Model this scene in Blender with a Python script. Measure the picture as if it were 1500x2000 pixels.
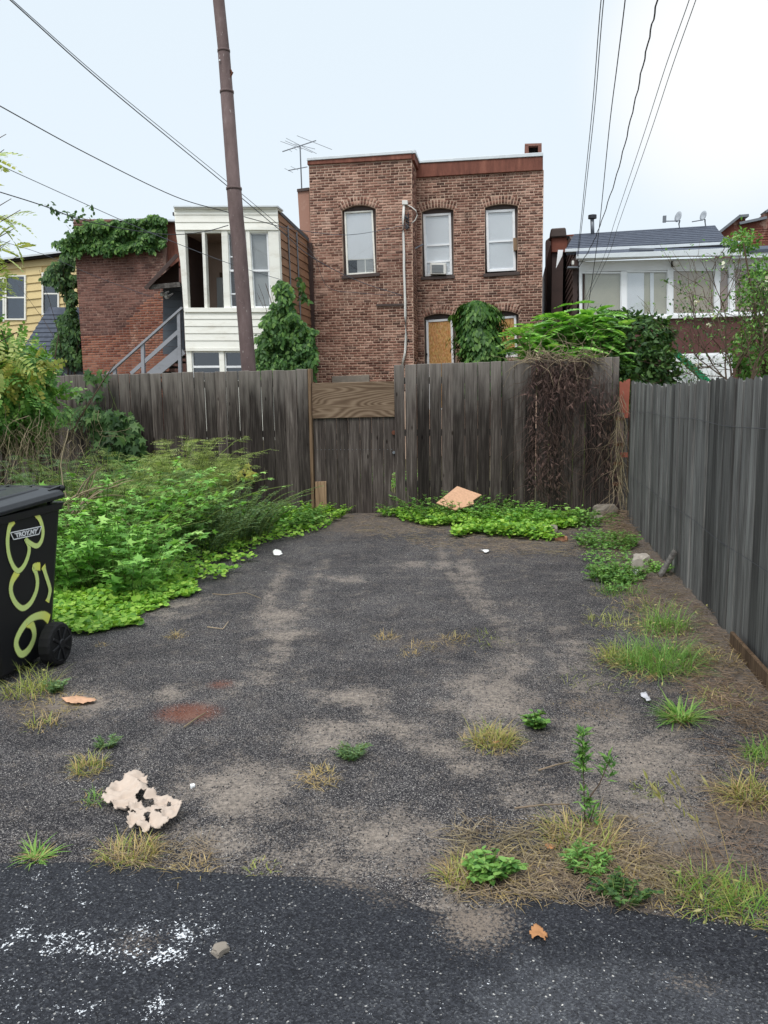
import bpy, math, random
import numpy as np
from mathutils import Matrix, Vector, noise as mnoise
for o in list(bpy.data.objects): bpy.data.objects.remove(o, do_unlink=True)
rng = np.random.default_rng(7); random.seed(7)
SC = bpy.context.scene; COL = SC.collection
# ------------------------------------------------------------------ camera
F = 1560.0; H = 1.65; PITCH = math.atan(227/F); YAW = math.atan(255/F); ROLL = math.radians(-0.9)
CM = (Matrix.Rotation(YAW, 3, 'Z') @ Matrix.Rotation(math.pi/2-PITCH, 3, 'X') @ Matrix.Rotation(ROLL, 3, 'Z'))
cam = bpy.data.cameras.new('camera'); cam_o = bpy.data.objects.new('camera', cam); COL.objects.link(cam_o)
cam.sensor_fit = 'VERTICAL'; cam.sensor_height = 34.6; cam.lens = 34.6*F/2000; cam.clip_end = 3000; cam.clip_start = 0.05
cam_o.matrix_world = Matrix.Translation((0, 0, H)) @ CM.to_4x4()
SC.camera = cam_o
SC.render.resolution_x = 768; SC.render.resolution_y = 1024
# ------------------------------------------------------------------ sky, sun, exposure
W = bpy.data.worlds.new('World'); SC.world = W; W.use_nodes = True
wn = W.node_tree; wn.nodes.clear()
SUN_EL, SUN_AZ = math.radians(56), math.radians(196)      # azimuth from +Y clockwise
sky = wn.nodes.new('ShaderNodeTexSky'); sky.sky_type = 'NISHITA'; sky.sun_disc = False
sky.sun_elevation = SUN_EL; sky.sun_rotation = SUN_AZ; sky.air_density = 1.0; sky.dust_density = 4.0
mixw = wn.nodes.new('ShaderNodeMix'); mixw.data_type = 'RGBA'; mixw.inputs[0].default_value = 0.95   # cloud deck over the clear sky
wn.links.new(sky.outputs[0], mixw.inputs[6])
# overcast deck: a little brighter overhead than at the horizon
tcw = wn.nodes.new('ShaderNodeTexCoord'); sepw = wn.nodes.new('ShaderNodeSeparateXYZ'); rampw = wn.nodes.new('ShaderNodeValToRGB')
wn.links.new(tcw.outputs['Generated'], sepw.inputs[0]); wn.links.new(sepw.outputs[2], rampw.inputs[0])
rampw.color_ramp.elements[0].position = 0.0; rampw.color_ramp.elements[0].color = (0.66, 0.735, 0.80, 1)
rampw.color_ramp.elements[1].position = 0.5; rampw.color_ramp.elements[1].color = (0.625, 0.705, 0.77, 1)
e = rampw.color_ramp.elements.new(1.0); e.color = (1.15, 1.2, 1.25, 1)
scw = wn.nodes.new('ShaderNodeVectorMath'); scw.operation = 'SCALE'; scw.inputs['Scale'].default_value = 10.0
wn.links.new(rampw.outputs[0], scw.inputs[0]); wn.links.new(scw.outputs[0], mixw.inputs[7])
bg = wn.nodes.new('ShaderNodeBackground'); bg.inputs[1].default_value = 0.1
wo = wn.nodes.new('ShaderNodeOutputWorld')
gd = (CM @ Vector(((1450-750)/F, -(110-1000)/F, -1))).normalized()
dot = wn.nodes.new('ShaderNodeVectorMath'); dot.operation = 'DOT_PRODUCT'; dot.inputs[1].default_value = gd; wn.links.new(tcw.outputs['Generated'], dot.inputs[0])
gl_ = wn.nodes.new('ShaderNodeMapRange'); gl_.interpolation_type = 'SMOOTHERSTEP'; gl_.inputs[1].default_value = .983; gl_.inputs[2].default_value = 1.0; wn.links.new(dot.outputs['Value'], gl_.inputs[0])
mg = wn.nodes.new('ShaderNodeMix'); mg.data_type = 'RGBA'; wn.links.new(gl_.outputs[0], mg.inputs[0]); wn.links.new(mixw.outputs[2], mg.inputs[6]); mg.inputs[7].default_value = (7.7, 7.8, 7.9, 1)
wn.links.new(mg.outputs[2], bg.inputs[0]); wn.links.new(bg.outputs[0], wo.inputs[0])
sun = bpy.data.lights.new('sun', 'SUN'); sun.energy = 1.5; sun.angle = math.radians(22); sun.color = (1, 0.97, 0.93)
sun_o = bpy.data.objects.new('sun', sun); COL.objects.link(sun_o)
sd = Vector((math.sin(SUN_AZ)*math.cos(SUN_EL), math.cos(SUN_AZ)*math.cos(SUN_EL), math.sin(SUN_EL)))
sun_o.rotation_euler = sd.to_track_quat('Z', 'Y').to_euler(); sun_o.location = (0, -5, 20)
vs = SC.view_settings; vs.view_transform = 'Standard'; vs.look = 'None'; vs.exposure = 0.4; vs.gamma = 1
vs.use_curve_mapping = False
# ------------------------------------------------------------------ pixel -> place
def ray(px, py): return CM @ Vector(((px-750)/F, -(py-1000)/F, -1))
def G(px, py, z=0.0):
    d = ray(px, py); return Vector((0, 0, H)) + d*((z-H)/d.z)
def P(px, py, Y):
    d = ray(px, py); return Vector((0, 0, H)) + d*(Y/d.y)
def PX(px, py, X):
    d = ray(px, py); return Vector((0, 0, H)) + d*(X/d.x)
def S(r, g, b, k=1.0):
    f = lambda c: (c/255/12.92 if c/255 <= .04045 else ((c/255+.055)/1.055)**2.4)*k
    return (f(r), f(g), f(b), 1)
# ------------------------------------------------------------------ materials
class NT:
    def __init__(s, name):
        s.m = bpy.data.materials.new(name); s.m.use_nodes = True; s.t = s.m.node_tree; s.t.nodes.clear()
        s.out = s.n('ShaderNodeOutputMaterial'); s.b = s.n('ShaderNodeBsdfPrincipled'); s.l(s.b.outputs[0], s.out.inputs[0])
        s.geo = s.n('ShaderNodeNewGeometry'); s.oi = s.n('ShaderNodeObjectInfo'); s.pos = s.geo.outputs['Position']
    def n(s, t): return s.t.nodes.new(t)
    def l(s, a, b): s.t.links.new(a, b)
    def set(s, sock, v):
        if isinstance(v, bpy.types.NodeSocket): s.l(v, sock)
        else: sock.default_value = v
    def math(s, op, a, b=0.0, c=0.0, clamp=False):
        n = s.n('ShaderNodeMath'); n.operation = op; n.use_clamp = clamp
        s.set(n.inputs[0], a); s.set(n.inputs[1], b); s.set(n.inputs[2], c); return n.outputs[0]
    def vm(s, op, a, b):
        n = s.n('ShaderNodeVectorMath'); n.operation = op; s.set(n.inputs[0], a); s.set(n.inputs[1], b); return n.outputs[0]
    def noise(s, scale, detail=3, vec=None, rough=.55, dist=0.0):
        n = s.n('ShaderNodeTexNoise'); n.inputs['Scale'].default_value = scale; n.inputs['Detail'].default_value = detail
        n.inputs['Roughness'].default_value = rough; n.inputs['Distortion'].default_value = dist
        s.l(vec or s.pos, n.inputs['Vector']); return n.outputs['Fac']
    def voro(s, scale, vec=None, feat='F1', out='Distance'):
        n = s.n('ShaderNodeTexVoronoi'); n.feature = feat; n.inputs['Scale'].default_value = scale
        s.l(vec or s.pos, n.inputs['Vector']); return n.outputs[out]
    def ramp(s, fac, stops, interp='LINEAR'):
        n = s.n('ShaderNodeValToRGB'); n.color_ramp.interpolation = interp; el = n.color_ramp.elements
        el[0].position, el[0].color = stops[0][0], stops[0][1]; el[1].position, el[1].color = stops[-1][0], stops[-1][1]
        for p, c in stops[1:-1]: q = el.new(p); q.color = c
        s.set(n.inputs[0], fac); return n.outputs[0]
    def sm(s, v, a, b):
        n = s.n('ShaderNodeMapRange'); n.interpolation_type = 'SMOOTHSTEP'; s.set(n.inputs[0], v)
        n.inputs[1].default_value = a; n.inputs[2].default_value = b; return n.outputs[0]
    def mix(s, f, a, b, mode='MIX'):
        n = s.n('ShaderNodeMix'); n.data_type = 'RGBA'; n.blend_type = mode
        s.set(n.inputs[0], f); s.set(n.inputs[6], a); s.set(n.inputs[7], b); return n.outputs[2]
    def attr(s, name):
        n = s.n('ShaderNodeAttribute'); n.attribute_name = name; return n.outputs['Fac']
    def rnd(s):   # one random number per object and per loose piece
        return s.math('FRACT', s.math('ADD', s.oi.outputs['Random'], s.geo.outputs['Random Per Island']))
    def bump(s, h, strength=.3, dist=.01):
        n = s.n('ShaderNodeBump'); n.inputs['Strength'].default_value = strength; n.inputs['Distance'].default_value = dist
        s.l(h, n.inputs['Height']); s.l(n.outputs[0], s.b.inputs['Normal'])
    def fin(s, col, rough=.8, spec=.3, metal=0.0):
        s.set(s.b.inputs['Base Color'], col); s.set(s.b.inputs['Roughness'], rough)
        s.b.inputs['Specular IOR Level'].default_value = spec; s.b.inputs['Metallic'].default_value = metal; return s.m
M = {}
def plain(name, col, rough=.7, spec=.3, metal=0.0, var=.25, scale=6.0, bump=.0):
    t = NT(name); n = t.noise(scale, 4); f = t.math('MULTIPLY_ADD', n, 2*var, 1-var)
    c = t.vm('MULTIPLY', col[:3], (1, 1, 1)); cc = t.n('ShaderNodeVectorMath'); cc.operation = 'SCALE'; t.l(c, cc.inputs[0]); t.l(f, cc.inputs['Scale'])
    if bump: t.bump(t.noise(scale*12, 3), bump, .004)
    M[name] = t.fin(cc.outputs[0], rough, spec, metal); return M[name]
def brick_mat(name, ramp, stain=(.34, .3, .29, 1), stain_amt=.55):
    t = NT(name); r = t.rnd(); c = t.ramp(r, ramp)
    big = t.sm(t.noise(.55, 6, rough=.7), .44, .62); c = t.mix(t.math('MULTIPLY', big, stain_amt), c, t.mix(1, c, stain, 'MULTIPLY'))
    stk = t.sm(t.noise(1.0, 5, t.vm('MULTIPLY', t.pos, (2.6, 2.6, .35)), .65), .52, .72); c = t.mix(t.math('MULTIPLY', stk, .5), c, t.mix(1, c, (.45, .42, .42, 1), 'MULTIPLY'))
    lime = t.sm(t.noise(2.3, 5, t.vm('ADD', t.pos, (9, 3, 5)), .7), .56, .74); c = t.mix(t.math('MULTIPLY', lime, .75), c, S(208, 176, 158))
    f = t.noise(90, 3); c = t.mix(t.math('MULTIPLY', f, .35), c, t.mix(1, c, (.5, .45, .43, 1), 'MULTIPLY'))
    t.bump(f, .4, .004); M[name] = t.fin(c, .9, .2)
brick_mat('brick', [(0, S(104, 72, 63)), (.3, S(146, 106, 92)), (.6, S(166, 126, 110)), (.85, S(196, 158, 140)), (1, S(96, 72, 65))])
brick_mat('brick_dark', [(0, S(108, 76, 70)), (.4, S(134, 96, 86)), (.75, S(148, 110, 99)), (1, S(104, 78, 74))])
brick_mat('brick_pink', [(0, S(130, 78, 62)), (.4, S(160, 106, 86)), (.8, S(172, 120, 98)), (1, S(118, 70, 60))], stain_amt=.3)
brick_mat('brick_red', [(0, S(124, 76, 64)), (.5, S(146, 94, 80)), (1, S(116, 74, 66))], stain_amt=.3)
t = NT('mortar'); c = t.ramp(t.noise(5, 6, rough=.7), [(.3, S(172, 142, 124)), (.7, S(218, 192, 172))]); big = t.sm(t.noise(.9, 5, rough=.65), .45, .7)
c = t.mix(t.math('MULTIPLY', big, .6), c, S(112, 88, 80)); t.bump(t.noise(60, 3), .4, .005); M['mortar'] = t.fin(c, .95, .1)
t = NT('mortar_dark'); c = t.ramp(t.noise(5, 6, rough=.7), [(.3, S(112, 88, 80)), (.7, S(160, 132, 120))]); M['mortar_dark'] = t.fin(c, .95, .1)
def wood_mat(name, dark, mid, light, top=None, stretch=(60, 60, 2.2), knots=True, topz=(1.2, 2.1), moss=0.0):
    t = NT(name); r = t.rnd(); off = t.n('ShaderNodeCombineXYZ'); t.l(t.math('MULTIPLY', r, 37), off.inputs[0]); t.l(t.math('MULTIPLY', r, 91), off.inputs[2])
    v = t.vm('ADD', t.vm('MULTIPLY', t.pos, stretch), off.outputs[0])
    g = t.noise(1.0, 5, v, .65, .6); c = t.ramp(g, [(.25, dark), (.5, mid), (.75, light)])
    v2 = t.vm('ADD', t.vm('MULTIPLY', t.pos, (7, 7, .9)), off.outputs[0]); s = t.sm(t.noise(1, 4, v2), .35, .65)
    c = t.mix(t.math('MULTIPLY', s, .75), c, t.mix(1, c, (.42, .40, .40, 1), 'MULTIPLY'))
    rr = t.math('MULTIPLY_ADD', r, 1.0, .45); sc = t.n('ShaderNodeVectorMath'); sc.operation = 'SCALE'; t.l(c, sc.inputs[0]); t.l(rr, sc.inputs['Scale']); c = sc.outputs[0]
    if top:   # bleached towards the exposed top of the boards
        sp = t.n('ShaderNodeSeparateXYZ'); t.l(t.pos, sp.inputs[0]); zz = t.math('ADD', sp.outputs[2], t.math('MULTIPLY', t.math('SUBTRACT', t.noise(2.2, 5, v2), .5), 1.3))
        c = t.mix(t.math('MULTIPLY', t.sm(zz, topz[0], topz[1]), .8), c, t.mix(g, t.mix(1, top, (.45, .45, .45, 1), 'MULTIPLY'), top))
    cr = t.sm(t.noise(1.0, 4, t.vm('ADD', t.vm('MULTIPLY', t.pos, (stretch[0]*1.1, stretch[1]*1.1, stretch[2]*.45)), off.outputs[0]), .6), .60, .66); c = t.mix(t.math('MULTIPLY', cr, .75 if not knots else .45), c, t.mix(1, c, (.25, .24, .24, 1), 'MULTIPLY'))
    if knots:
        kv = t.voro(1, t.vm('ADD', t.vm('MULTIPLY', t.pos, (6, 6, 2.2)), off.outputs[0])); k = t.sm(kv, .10, .04); c = t.mix(k, c, t.mix(1, c, (.25, .22, .2, 1), 'MULTIPLY'))
    t.bump(g, .5, .006); M[name] = t.fin(c, .88, .15)
wood_mat('wood_fence', S(42, 38, 36), S(76, 69, 65), S(120, 112, 106), S(158, 150, 143), topz=(1.3, 2.3))
wood_mat('wood_picket', S(68, 68, 68), S(112, 112, 110), S(162, 161, 157), S(188, 187, 181), stretch=(120, 120, 1.4), knots=False, topz=(1.5, 2.5))
wood_mat('wood_tan', S(90, 72, 58), S(140, 115, 92), S(178, 150, 122), None, knots=False)
wood_mat('wood_grey', S(70, 68, 66), S(110, 106, 102), S(150, 146, 140), None, (8, 8, 60))
t = NT('plywood')   # wide flat-sawn grain
nz = t.noise(1.0, 1.2, t.vm('ADD', t.vm('MULTIPLY', t.pos, (.75, 0, 4.4)), (3.7, 0, 1.9)), .4, .25); wv_ = t.math('MULTIPLY_ADD', t.math('SINE', t.math('MULTIPLY', nz, 120)), .26, .55); wv_ = t.math('ADD', wv_, t.math('MULTIPLY', t.math('SUBTRACT', t.noise(1, 4, t.vm('MULTIPLY', t.pos, (5, 5, 140))), .5), .9))
c = t.ramp(wv_, [(.1, S(92, 74, 60)), (.5, S(126, 106, 88)), (.85, S(152, 132, 112))]); c = t.mix(t.noise(3, 4), c, t.mix(1, c, (.6, .57, .55, 1), 'MULTIPLY')); M['plywood'] = t.fin(c, .85, .15)
t = NT('osb'); v = t.vm('MULTIPLY', t.pos, (22, 22, 9)); r = t.voro(1.6, v, out='Color'); n = t.noise(1.4, 4, v, .7)
c = t.ramp(n, [(.3, S(150, 104, 58)), (.5, S(196, 148, 94)), (.68, S(222, 182, 128))]); c = t.mix(.18, c, r, 'MULTIPLY'); M['osb'] = t.fin(c, .8, .2)
def siding(name, col, dirt, amt=.35):
    t = NT(name); n = t.sm(t.noise(1.6, 6, t.vm('MULTIPLY', t.pos, (1, 1, 3)), .7), .45, .75); c = t.mix(t.math('MULTIPLY', n, amt), col, dirt)
    r = t.math('MULTIPLY_ADD', t.rnd(), .12, .94); sc = t.n('ShaderNodeVectorMath'); sc.operation = 'SCALE'; t.l(c, sc.inputs[0]); t.l(r, sc.inputs['Scale'])
    t.bump(t.noise(30, 3, t.vm('MULTIPLY', t.pos, (1, 1, 6))), .15, .004); M[name] = t.fin(sc.outputs[0], .6, .3)
siding('cream', S(246, 245, 236), S(190, 180, 158)); siding('white', S(240, 242, 244), S(196, 194, 190), .3); siding('yellow', S(222, 200, 148), S(188, 166, 118), .5)
siding('brown_siding', S(150, 112, 86), S(104, 78, 62), .8); siding('dark_siding', S(74, 58, 54), S(52, 42, 40), .6); siding('slate_siding', S(92, 98, 106), S(66, 70, 76), .6)
siding('maroon', S(100, 66, 62), S(80, 56, 52), .6); siding('grey_paint', S(150, 152, 158), S(112, 114, 116), .6); siding('lintel', S(82, 70, 66), S(58, 50, 48), .7)
t = NT('rust_band'); v = t.vm('MULTIPLY', t.pos, (5, 5, 1.0)); c = t.ramp(t.noise(1.3, 6, v, .7), [(.3, S(96, 58, 48)), (.55, S(128, 80, 66)), (.75, S(158, 106, 88))]); M['rust_band'] = t.fin(c, .75, .3)
t = NT('rust_pole'); c = t.ramp(t.noise(7, 6, t.vm('MULTIPLY', t.pos, (1, 1, .35)), .7), [(.3, S(88, 72, 70)), (.6, S(114, 96, 94)), (.8, S(138, 124, 122))])
c = t.mix(t.sm(t.noise(40, 3, t.vm('MULTIPLY', t.pos, (1, 1, .3))), .66, .72), c, S(160, 150, 146)); t.bump(t.noise(60, 3), .2, .003); M['rust_pole'] = t.fin(c, .7, .35)
plain('rust', S(104, 66, 52), .85, .2, var=.5, scale=14); plain('red_metal', S(150, 86, 70), .6, .3, var=.4, scale=9); plain('stone', S(168, 160, 150), .95, .1, var=.45, scale=18, bump=.6)
plain('concrete', S(140, 132, 122), .95, .1, var=.35, scale=9, bump=.4); plain('shingle', S(86, 92, 104), .9, .15, var=.5, scale=7, bump=.6); plain('cap_metal', S(214, 220, 224), .5, .4, var=.15)
plain('dark', S(26, 24, 24), .8, .2); plain('black_plastic', S(20, 22, 26), .42, .5, var=.25, scale=3); plain('black_tyre', S(26, 26, 27), .7, .3, var=.3, scale=20); plain('lid_plastic', S(32, 35, 40), .36, .5, var=.2)
plain('wire', S(52, 54, 60), .5, .3); plain('wire_grey', S(92, 96, 104), .5, .3); plain('galv', S(120, 124, 130), .45, .5, .4); plain('dish', S(176, 182, 188), .5, .4); plain('white_plastic', S(224, 222, 216), .5, .4, var=.12)
plain('blind', S(240, 242, 243), .8, .1, var=.06, scale=2); plain('curtain', S(196, 192, 172), .8, .1, var=.2, scale=3); plain('curtain_tan', S(182, 168, 146), .8, .1, var=.15, scale=2); plain('room_wall', S(176, 152, 136), .8, .1, var=.3, scale=2)
plain('green_paint', S(32, 126, 84), .6, .3, var=.2); plain('cardboard', S(198, 182, 168), .9, .1, var=.12, scale=30, bump=.3); plain('particle', S(206, 164, 134), .9, .1, var=.3, scale=40); plain('paper', S(232, 232, 228), .8, .2, var=.1)
plain('dead_leaf', S(176, 128, 88), .8, .2, var=.4, scale=40); plain('plastic_film', S(190, 190, 196), .25, .6, var=.3, scale=50); plain('bark', S(96, 82, 70), .9, .1, var=.4, scale=25, bump=.5); plain('stalk', S(112, 128, 70), .7, .2, var=.3, scale=20)
plain('panel_grey', S(176, 178, 176), .7, .2, var=.15, scale=2); plain('terracotta', S(178, 128, 100), .9, .1, var=.3, scale=20); plain('asphalt_roof', S(96, 96, 100), .9, .15, var=.3); plain('label_white', S(236, 238, 238), .6, .3, var=.05)
def glass(name, tint, refl=.35):
    t = NT(name); tr = t.n('ShaderNodeBsdfTransparent'); tr.inputs[0].default_value = tint; gl = t.n('ShaderNodeBsdfGlossy'); gl.inputs['Roughness'].default_value = .03; gl.inputs[0].default_value = (.9, .95, 1, 1)
    lw = t.n('ShaderNodeLayerWeight'); lw.inputs[0].default_value = refl; mx = t.n('ShaderNodeMixShader'); t.l(t.math('MULTIPLY_ADD', lw.outputs['Fresnel'], .8, .04), mx.inputs[0]); t.l(tr.outputs[0], mx.inputs[1]); t.l(gl.outputs[0], mx.inputs[2]); t.l(mx.outputs[0], t.out.inputs[0]); M[name] = t.m
glass('glass', (.98, .98, .98, 1), .18); glass('glass_dark', (.35, .37, .4, 1), .45)
def leaf_mat(name, cols, trans=.3, rough=.5):
    kk = {'leaf_dark': 1.0, 'leaf_ivy': 1.05}.get(name, 1.3) if name.startswith('leaf') else 1.1; tint = (1.2, 1.02, 1.05, 1) if name.startswith('leaf') else (1, 1, 1, 1)
    t = NT(name); r = t.rnd(); c = t.ramp(r, [(i/(len(cols)-1), tuple(a*b for a, b in zip(S(*k, kk), tint))) for i, k in enumerate(cols)])
    big = t.noise(1.7, 3); c = t.mix(t.sm(big, .4, .7), c, t.mix(1, c, (.72, .78, .66, 1), 'MULTIPLY'))
    t.fin(c, rough, .35); td = t.n('ShaderNodeBsdfTranslucent'); sc = t.mix(1, c, (1.2, 1.12, .55, 1), 'MULTIPLY'); t.l(sc, td.inputs[0])
    mx = t.n('ShaderNodeMixShader'); mx.inputs[0].default_value = trans; t.l(t.b.outputs[0], mx.inputs[1]); t.l(td.outputs[0], mx.inputs[2]); t.l(mx.outputs[0], t.out.inputs[0]); M[name] = t.m
leaf_mat('leaf_bright', [(84, 140, 62), (108, 166, 78), (128, 186, 92), (150, 200, 110)]); leaf_mat('leaf_cover', [(74, 126, 46), (104, 158, 58), (132, 182, 72), (158, 200, 92)])
leaf_mat('leaf_mid', [(62, 108, 50), (84, 134, 64), (104, 154, 76), (124, 168, 88)]); leaf_mat('leaf_dark', [(42, 78, 42), (58, 96, 52), (74, 114, 60), (96, 136, 72)])
leaf_mat('leaf_ivy', [(44, 84, 40), (62, 106, 50), (80, 128, 60), (112, 156, 78)]); leaf_mat('leaf_feather', [(96, 128, 66), (126, 156, 84), (150, 178, 104), (172, 190, 122)])
leaf_mat('leaf_artemisia', [(58, 92, 60), (78, 114, 74), (98, 134, 88), (120, 152, 100)]); leaf_mat('leaf_pale', [(120, 150, 82), (146, 172, 98), (168, 190, 120), (190, 206, 144)])
leaf_mat('leaf_yellow', [(136, 148, 66), (160, 168, 80), (120, 144, 62), (176, 176, 104)]); leaf_mat('grass_green', [(84, 128, 52), (106, 152, 62), (126, 166, 80), (150, 176, 96)])
leaf_mat('grass_lime', [(124, 144, 62), (146, 160, 76), (164, 172, 94), (186, 182, 116)]); leaf_mat('grass_dry', [(150, 128, 88), (176, 152, 106), (196, 172, 126), (168, 150, 92)], .15, .8)
leaf_mat('straw', [(108, 90, 76), (136, 114, 96), (164, 142, 120), (120, 100, 84)], .05, .85); leaf_mat('dead_vine', [(54, 42, 40), (76, 58, 54), (108, 86, 78), (64, 48, 44)], .05, .85)
leaf_mat('dead_grey', [(140, 124, 104), (170, 152, 126), (118, 102, 88), (188, 170, 142)], .05, .85); leaf_mat('seed', [(160, 156, 96), (182, 172, 116), (148, 150, 84), (196, 186, 138)], .2, .8); leaf_mat('flower', [(240, 238, 226), (232, 226, 206), (246, 244, 236), (224, 214, 190)], .2, .7)
# spray paint: solid core, soft speckled edge (attribute 'edge' runs 0 at the rim to 1 in the core)
t = NT('spray_paint'); ed = t.attr('edge'); a = t.sm(t.math('ADD', ed, t.math('MULTIPLY', t.math('SUBTRACT', t.noise(260, 2), .5), .5)), .1, .62)
c = t.mix(t.attr('thick'), S(222, 242, 150), S(248, 246, 104)); t.fin(c, .5, .3); tr = t.n('ShaderNodeBsdfTransparent'); mx = t.n('ShaderNodeMixShader')
t.l(a, mx.inputs[0]); t.l(tr.outputs[0], mx.inputs[1]); t.l(t.b.outputs[0], mx.inputs[2]); t.l(mx.outputs[0], t.out.inputs[0]); M['spray_paint'] = t.m
# loose stones
t = NT('pebbles'); c = t.ramp(t.rnd(), [(0, S(40, 41, 46)), (.6, S(72, 73, 77)), (.86, S(108, 107, 107)), (.97, S(150, 147, 142)), (1, S(206, 203, 196))]); M['pebbles'] = t.fin(c, .85, .25)
# gravelly worn asphalt with dust, soil and rust stains
t = NT('pad_surface'); vc = t.voro(300, out='Color'); sp = t.n('ShaderNodeSeparateColor'); t.l(vc, sp.inputs[0]); r = sp.outputs[0]
c = t.ramp(r, [(0, S(22, 22, 26)), (.4, S(52, 52, 57)), (.72, S(92, 91, 95)), (.93, S(144, 142, 141)), (1, S(220, 218, 214))]); c = t.mix(t.sm(t.noise(1.6, 6, rough=.7), .35, .65), t.mix(1, c, (.60, .58, .58, 1), 'MULTIPLY'), t.mix(1, c, (1.02, .98, .94, 1), 'MULTIPLY'))
fine = t.noise(90, 4, rough=.8); mid = t.noise(6, 6, rough=.75)
dm = t.sm(t.math('ADD', t.attr('dirt'), t.math('ADD', t.math('MULTIPLY', t.math('SUBTRACT', fine, .5), 2.6), t.math('MULTIPLY', t.math('SUBTRACT', mid, .5), 2.0))), .3, .95)
c = t.mix(t.math('MULTIPLY', dm, .8), c, t.ramp(t.noise(40, 3), [(.3, S(122, 114, 106)), (.7, S(186, 173, 160))]))
sm_ = t.sm(t.math('ADD', t.attr('soil'), t.math('ADD', t.math('MULTIPLY', t.math('SUBTRACT', fine, .5), 2.0), t.math('MULTIPLY', t.math('SUBTRACT', mid, .5), 2.0))), .2, .95)
c = t.mix(t.math('MULTIPLY', sm_, .85), c, t.ramp(t.noise(60, 4, rough=.7), [(.3, S(78, 70, 63)), (.7, S(142, 128, 115))]))
rm = t.sm(t.math('ADD', t.attr('rust'), t.math('MULTIPLY', t.math('SUBTRACT', fine, .5), 1.2)), .4, .8); c = t.mix(t.math('MULTIPLY', rm, .7), c, S(128, 78, 60))
t.bump(t.math('ADD', t.voro(300), t.math('MULTIPLY', fine, .8)), .7, .006); M['pad_surface'] = t.fin(c, .92, .2)
t = NT('road_surface'); vc = t.voro(190, out='Color'); sp = t.n('ShaderNodeSeparateColor'); t.l(vc, sp.inputs[0])
c = t.ramp(sp.outputs[0], [(0, S(24, 25, 30)), (.5, S(42, 44, 50)), (.85, S(56, 58, 64)), (.988, S(80, 82, 85)), (1, S(170, 168, 164))]); fine = t.noise(80, 4, rough=.75)
lt = t.sm(t.math('ADD', t.attr('worn'), t.math('MULTIPLY', t.math('SUBTRACT', t.noise(4, 5, rough=.7), .5), .8)), .3, .8); c = t.mix(t.math('MULTIPLY', lt, .9), c, t.mix(.12, t.mix(1, c, (2.1, 2.1, 2.05, 1), 'MULTIPLY'), S(120, 120, 118)))
dm = t.sm(t.math('ADD', t.attr('dirt'), t.math('MULTIPLY', t.math('SUBTRACT', fine, .5), 1.6)), .4, .8); c = t.mix(t.math('MULTIPLY', dm, .7), c, S(150, 136, 122))
pm = t.sm(t.math('ADD', t.attr('paint'), t.math('ADD', t.math('MULTIPLY', t.math('SUBTRACT', t.noise(95, 4, rough=.7), .5), 4.4), t.math('MULTIPLY', t.math('SUBTRACT', t.noise(11, 3), .5), 2.0))), .9, 1.05); c = t.mix(pm, c, S(232, 236, 240))
t.bump(t.math('ADD', t.voro(190), t.math('MULTIPLY', fine, .5)), .6, .006); M['road_surface'] = t.fin(c, .85, .3)
t = NT('soil'); c = t.ramp(t.noise(3, 6, rough=.7), [(.3, S(70, 66, 52)), (.7, S(112, 104, 82))]); M['soil'] = t.fin(c, .95, .1)
# ------------------------------------------------------------------ mesh helpers
def mesh_np(name, V, Fc):
    V = np.asarray(V, dtype=np.float32); Fc = np.asarray(Fc, dtype=np.int32); m, k = Fc.shape
    me = bpy.data.meshes.new(name); me.vertices.add(len(V)); me.vertices.foreach_set('co', V.ravel())
    me.loops.add(m*k); me.loops.foreach_set('vertex_index', Fc.ravel()); me.polygons.add(m); me.polygons.foreach_set('loop_start', np.arange(0, m*k, k, dtype=np.int32))
    me.update(calc_edges=True); return me
def link(name, me, mat, parent=None, smooth=False):
    o = bpy.data.objects.new(name, me); COL.objects.link(o)
    if mat: me.materials.append(M[mat] if isinstance(mat, str) else mat)
    if smooth: me.shade_smooth()
    if parent: o.parent = parent
    return o
def obj_np(name, V, Fc, mat, parent=None, smooth=False):
    V = np.asarray(V, dtype=np.float64)
    if parent is not None:
        p = parent; off = np.zeros(3)
        while p is not None: off += np.array(p.location); p = p.parent
        V = V-off
    return link(name, mesh_np(name, V, Fc), mat, parent, smooth)
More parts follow.
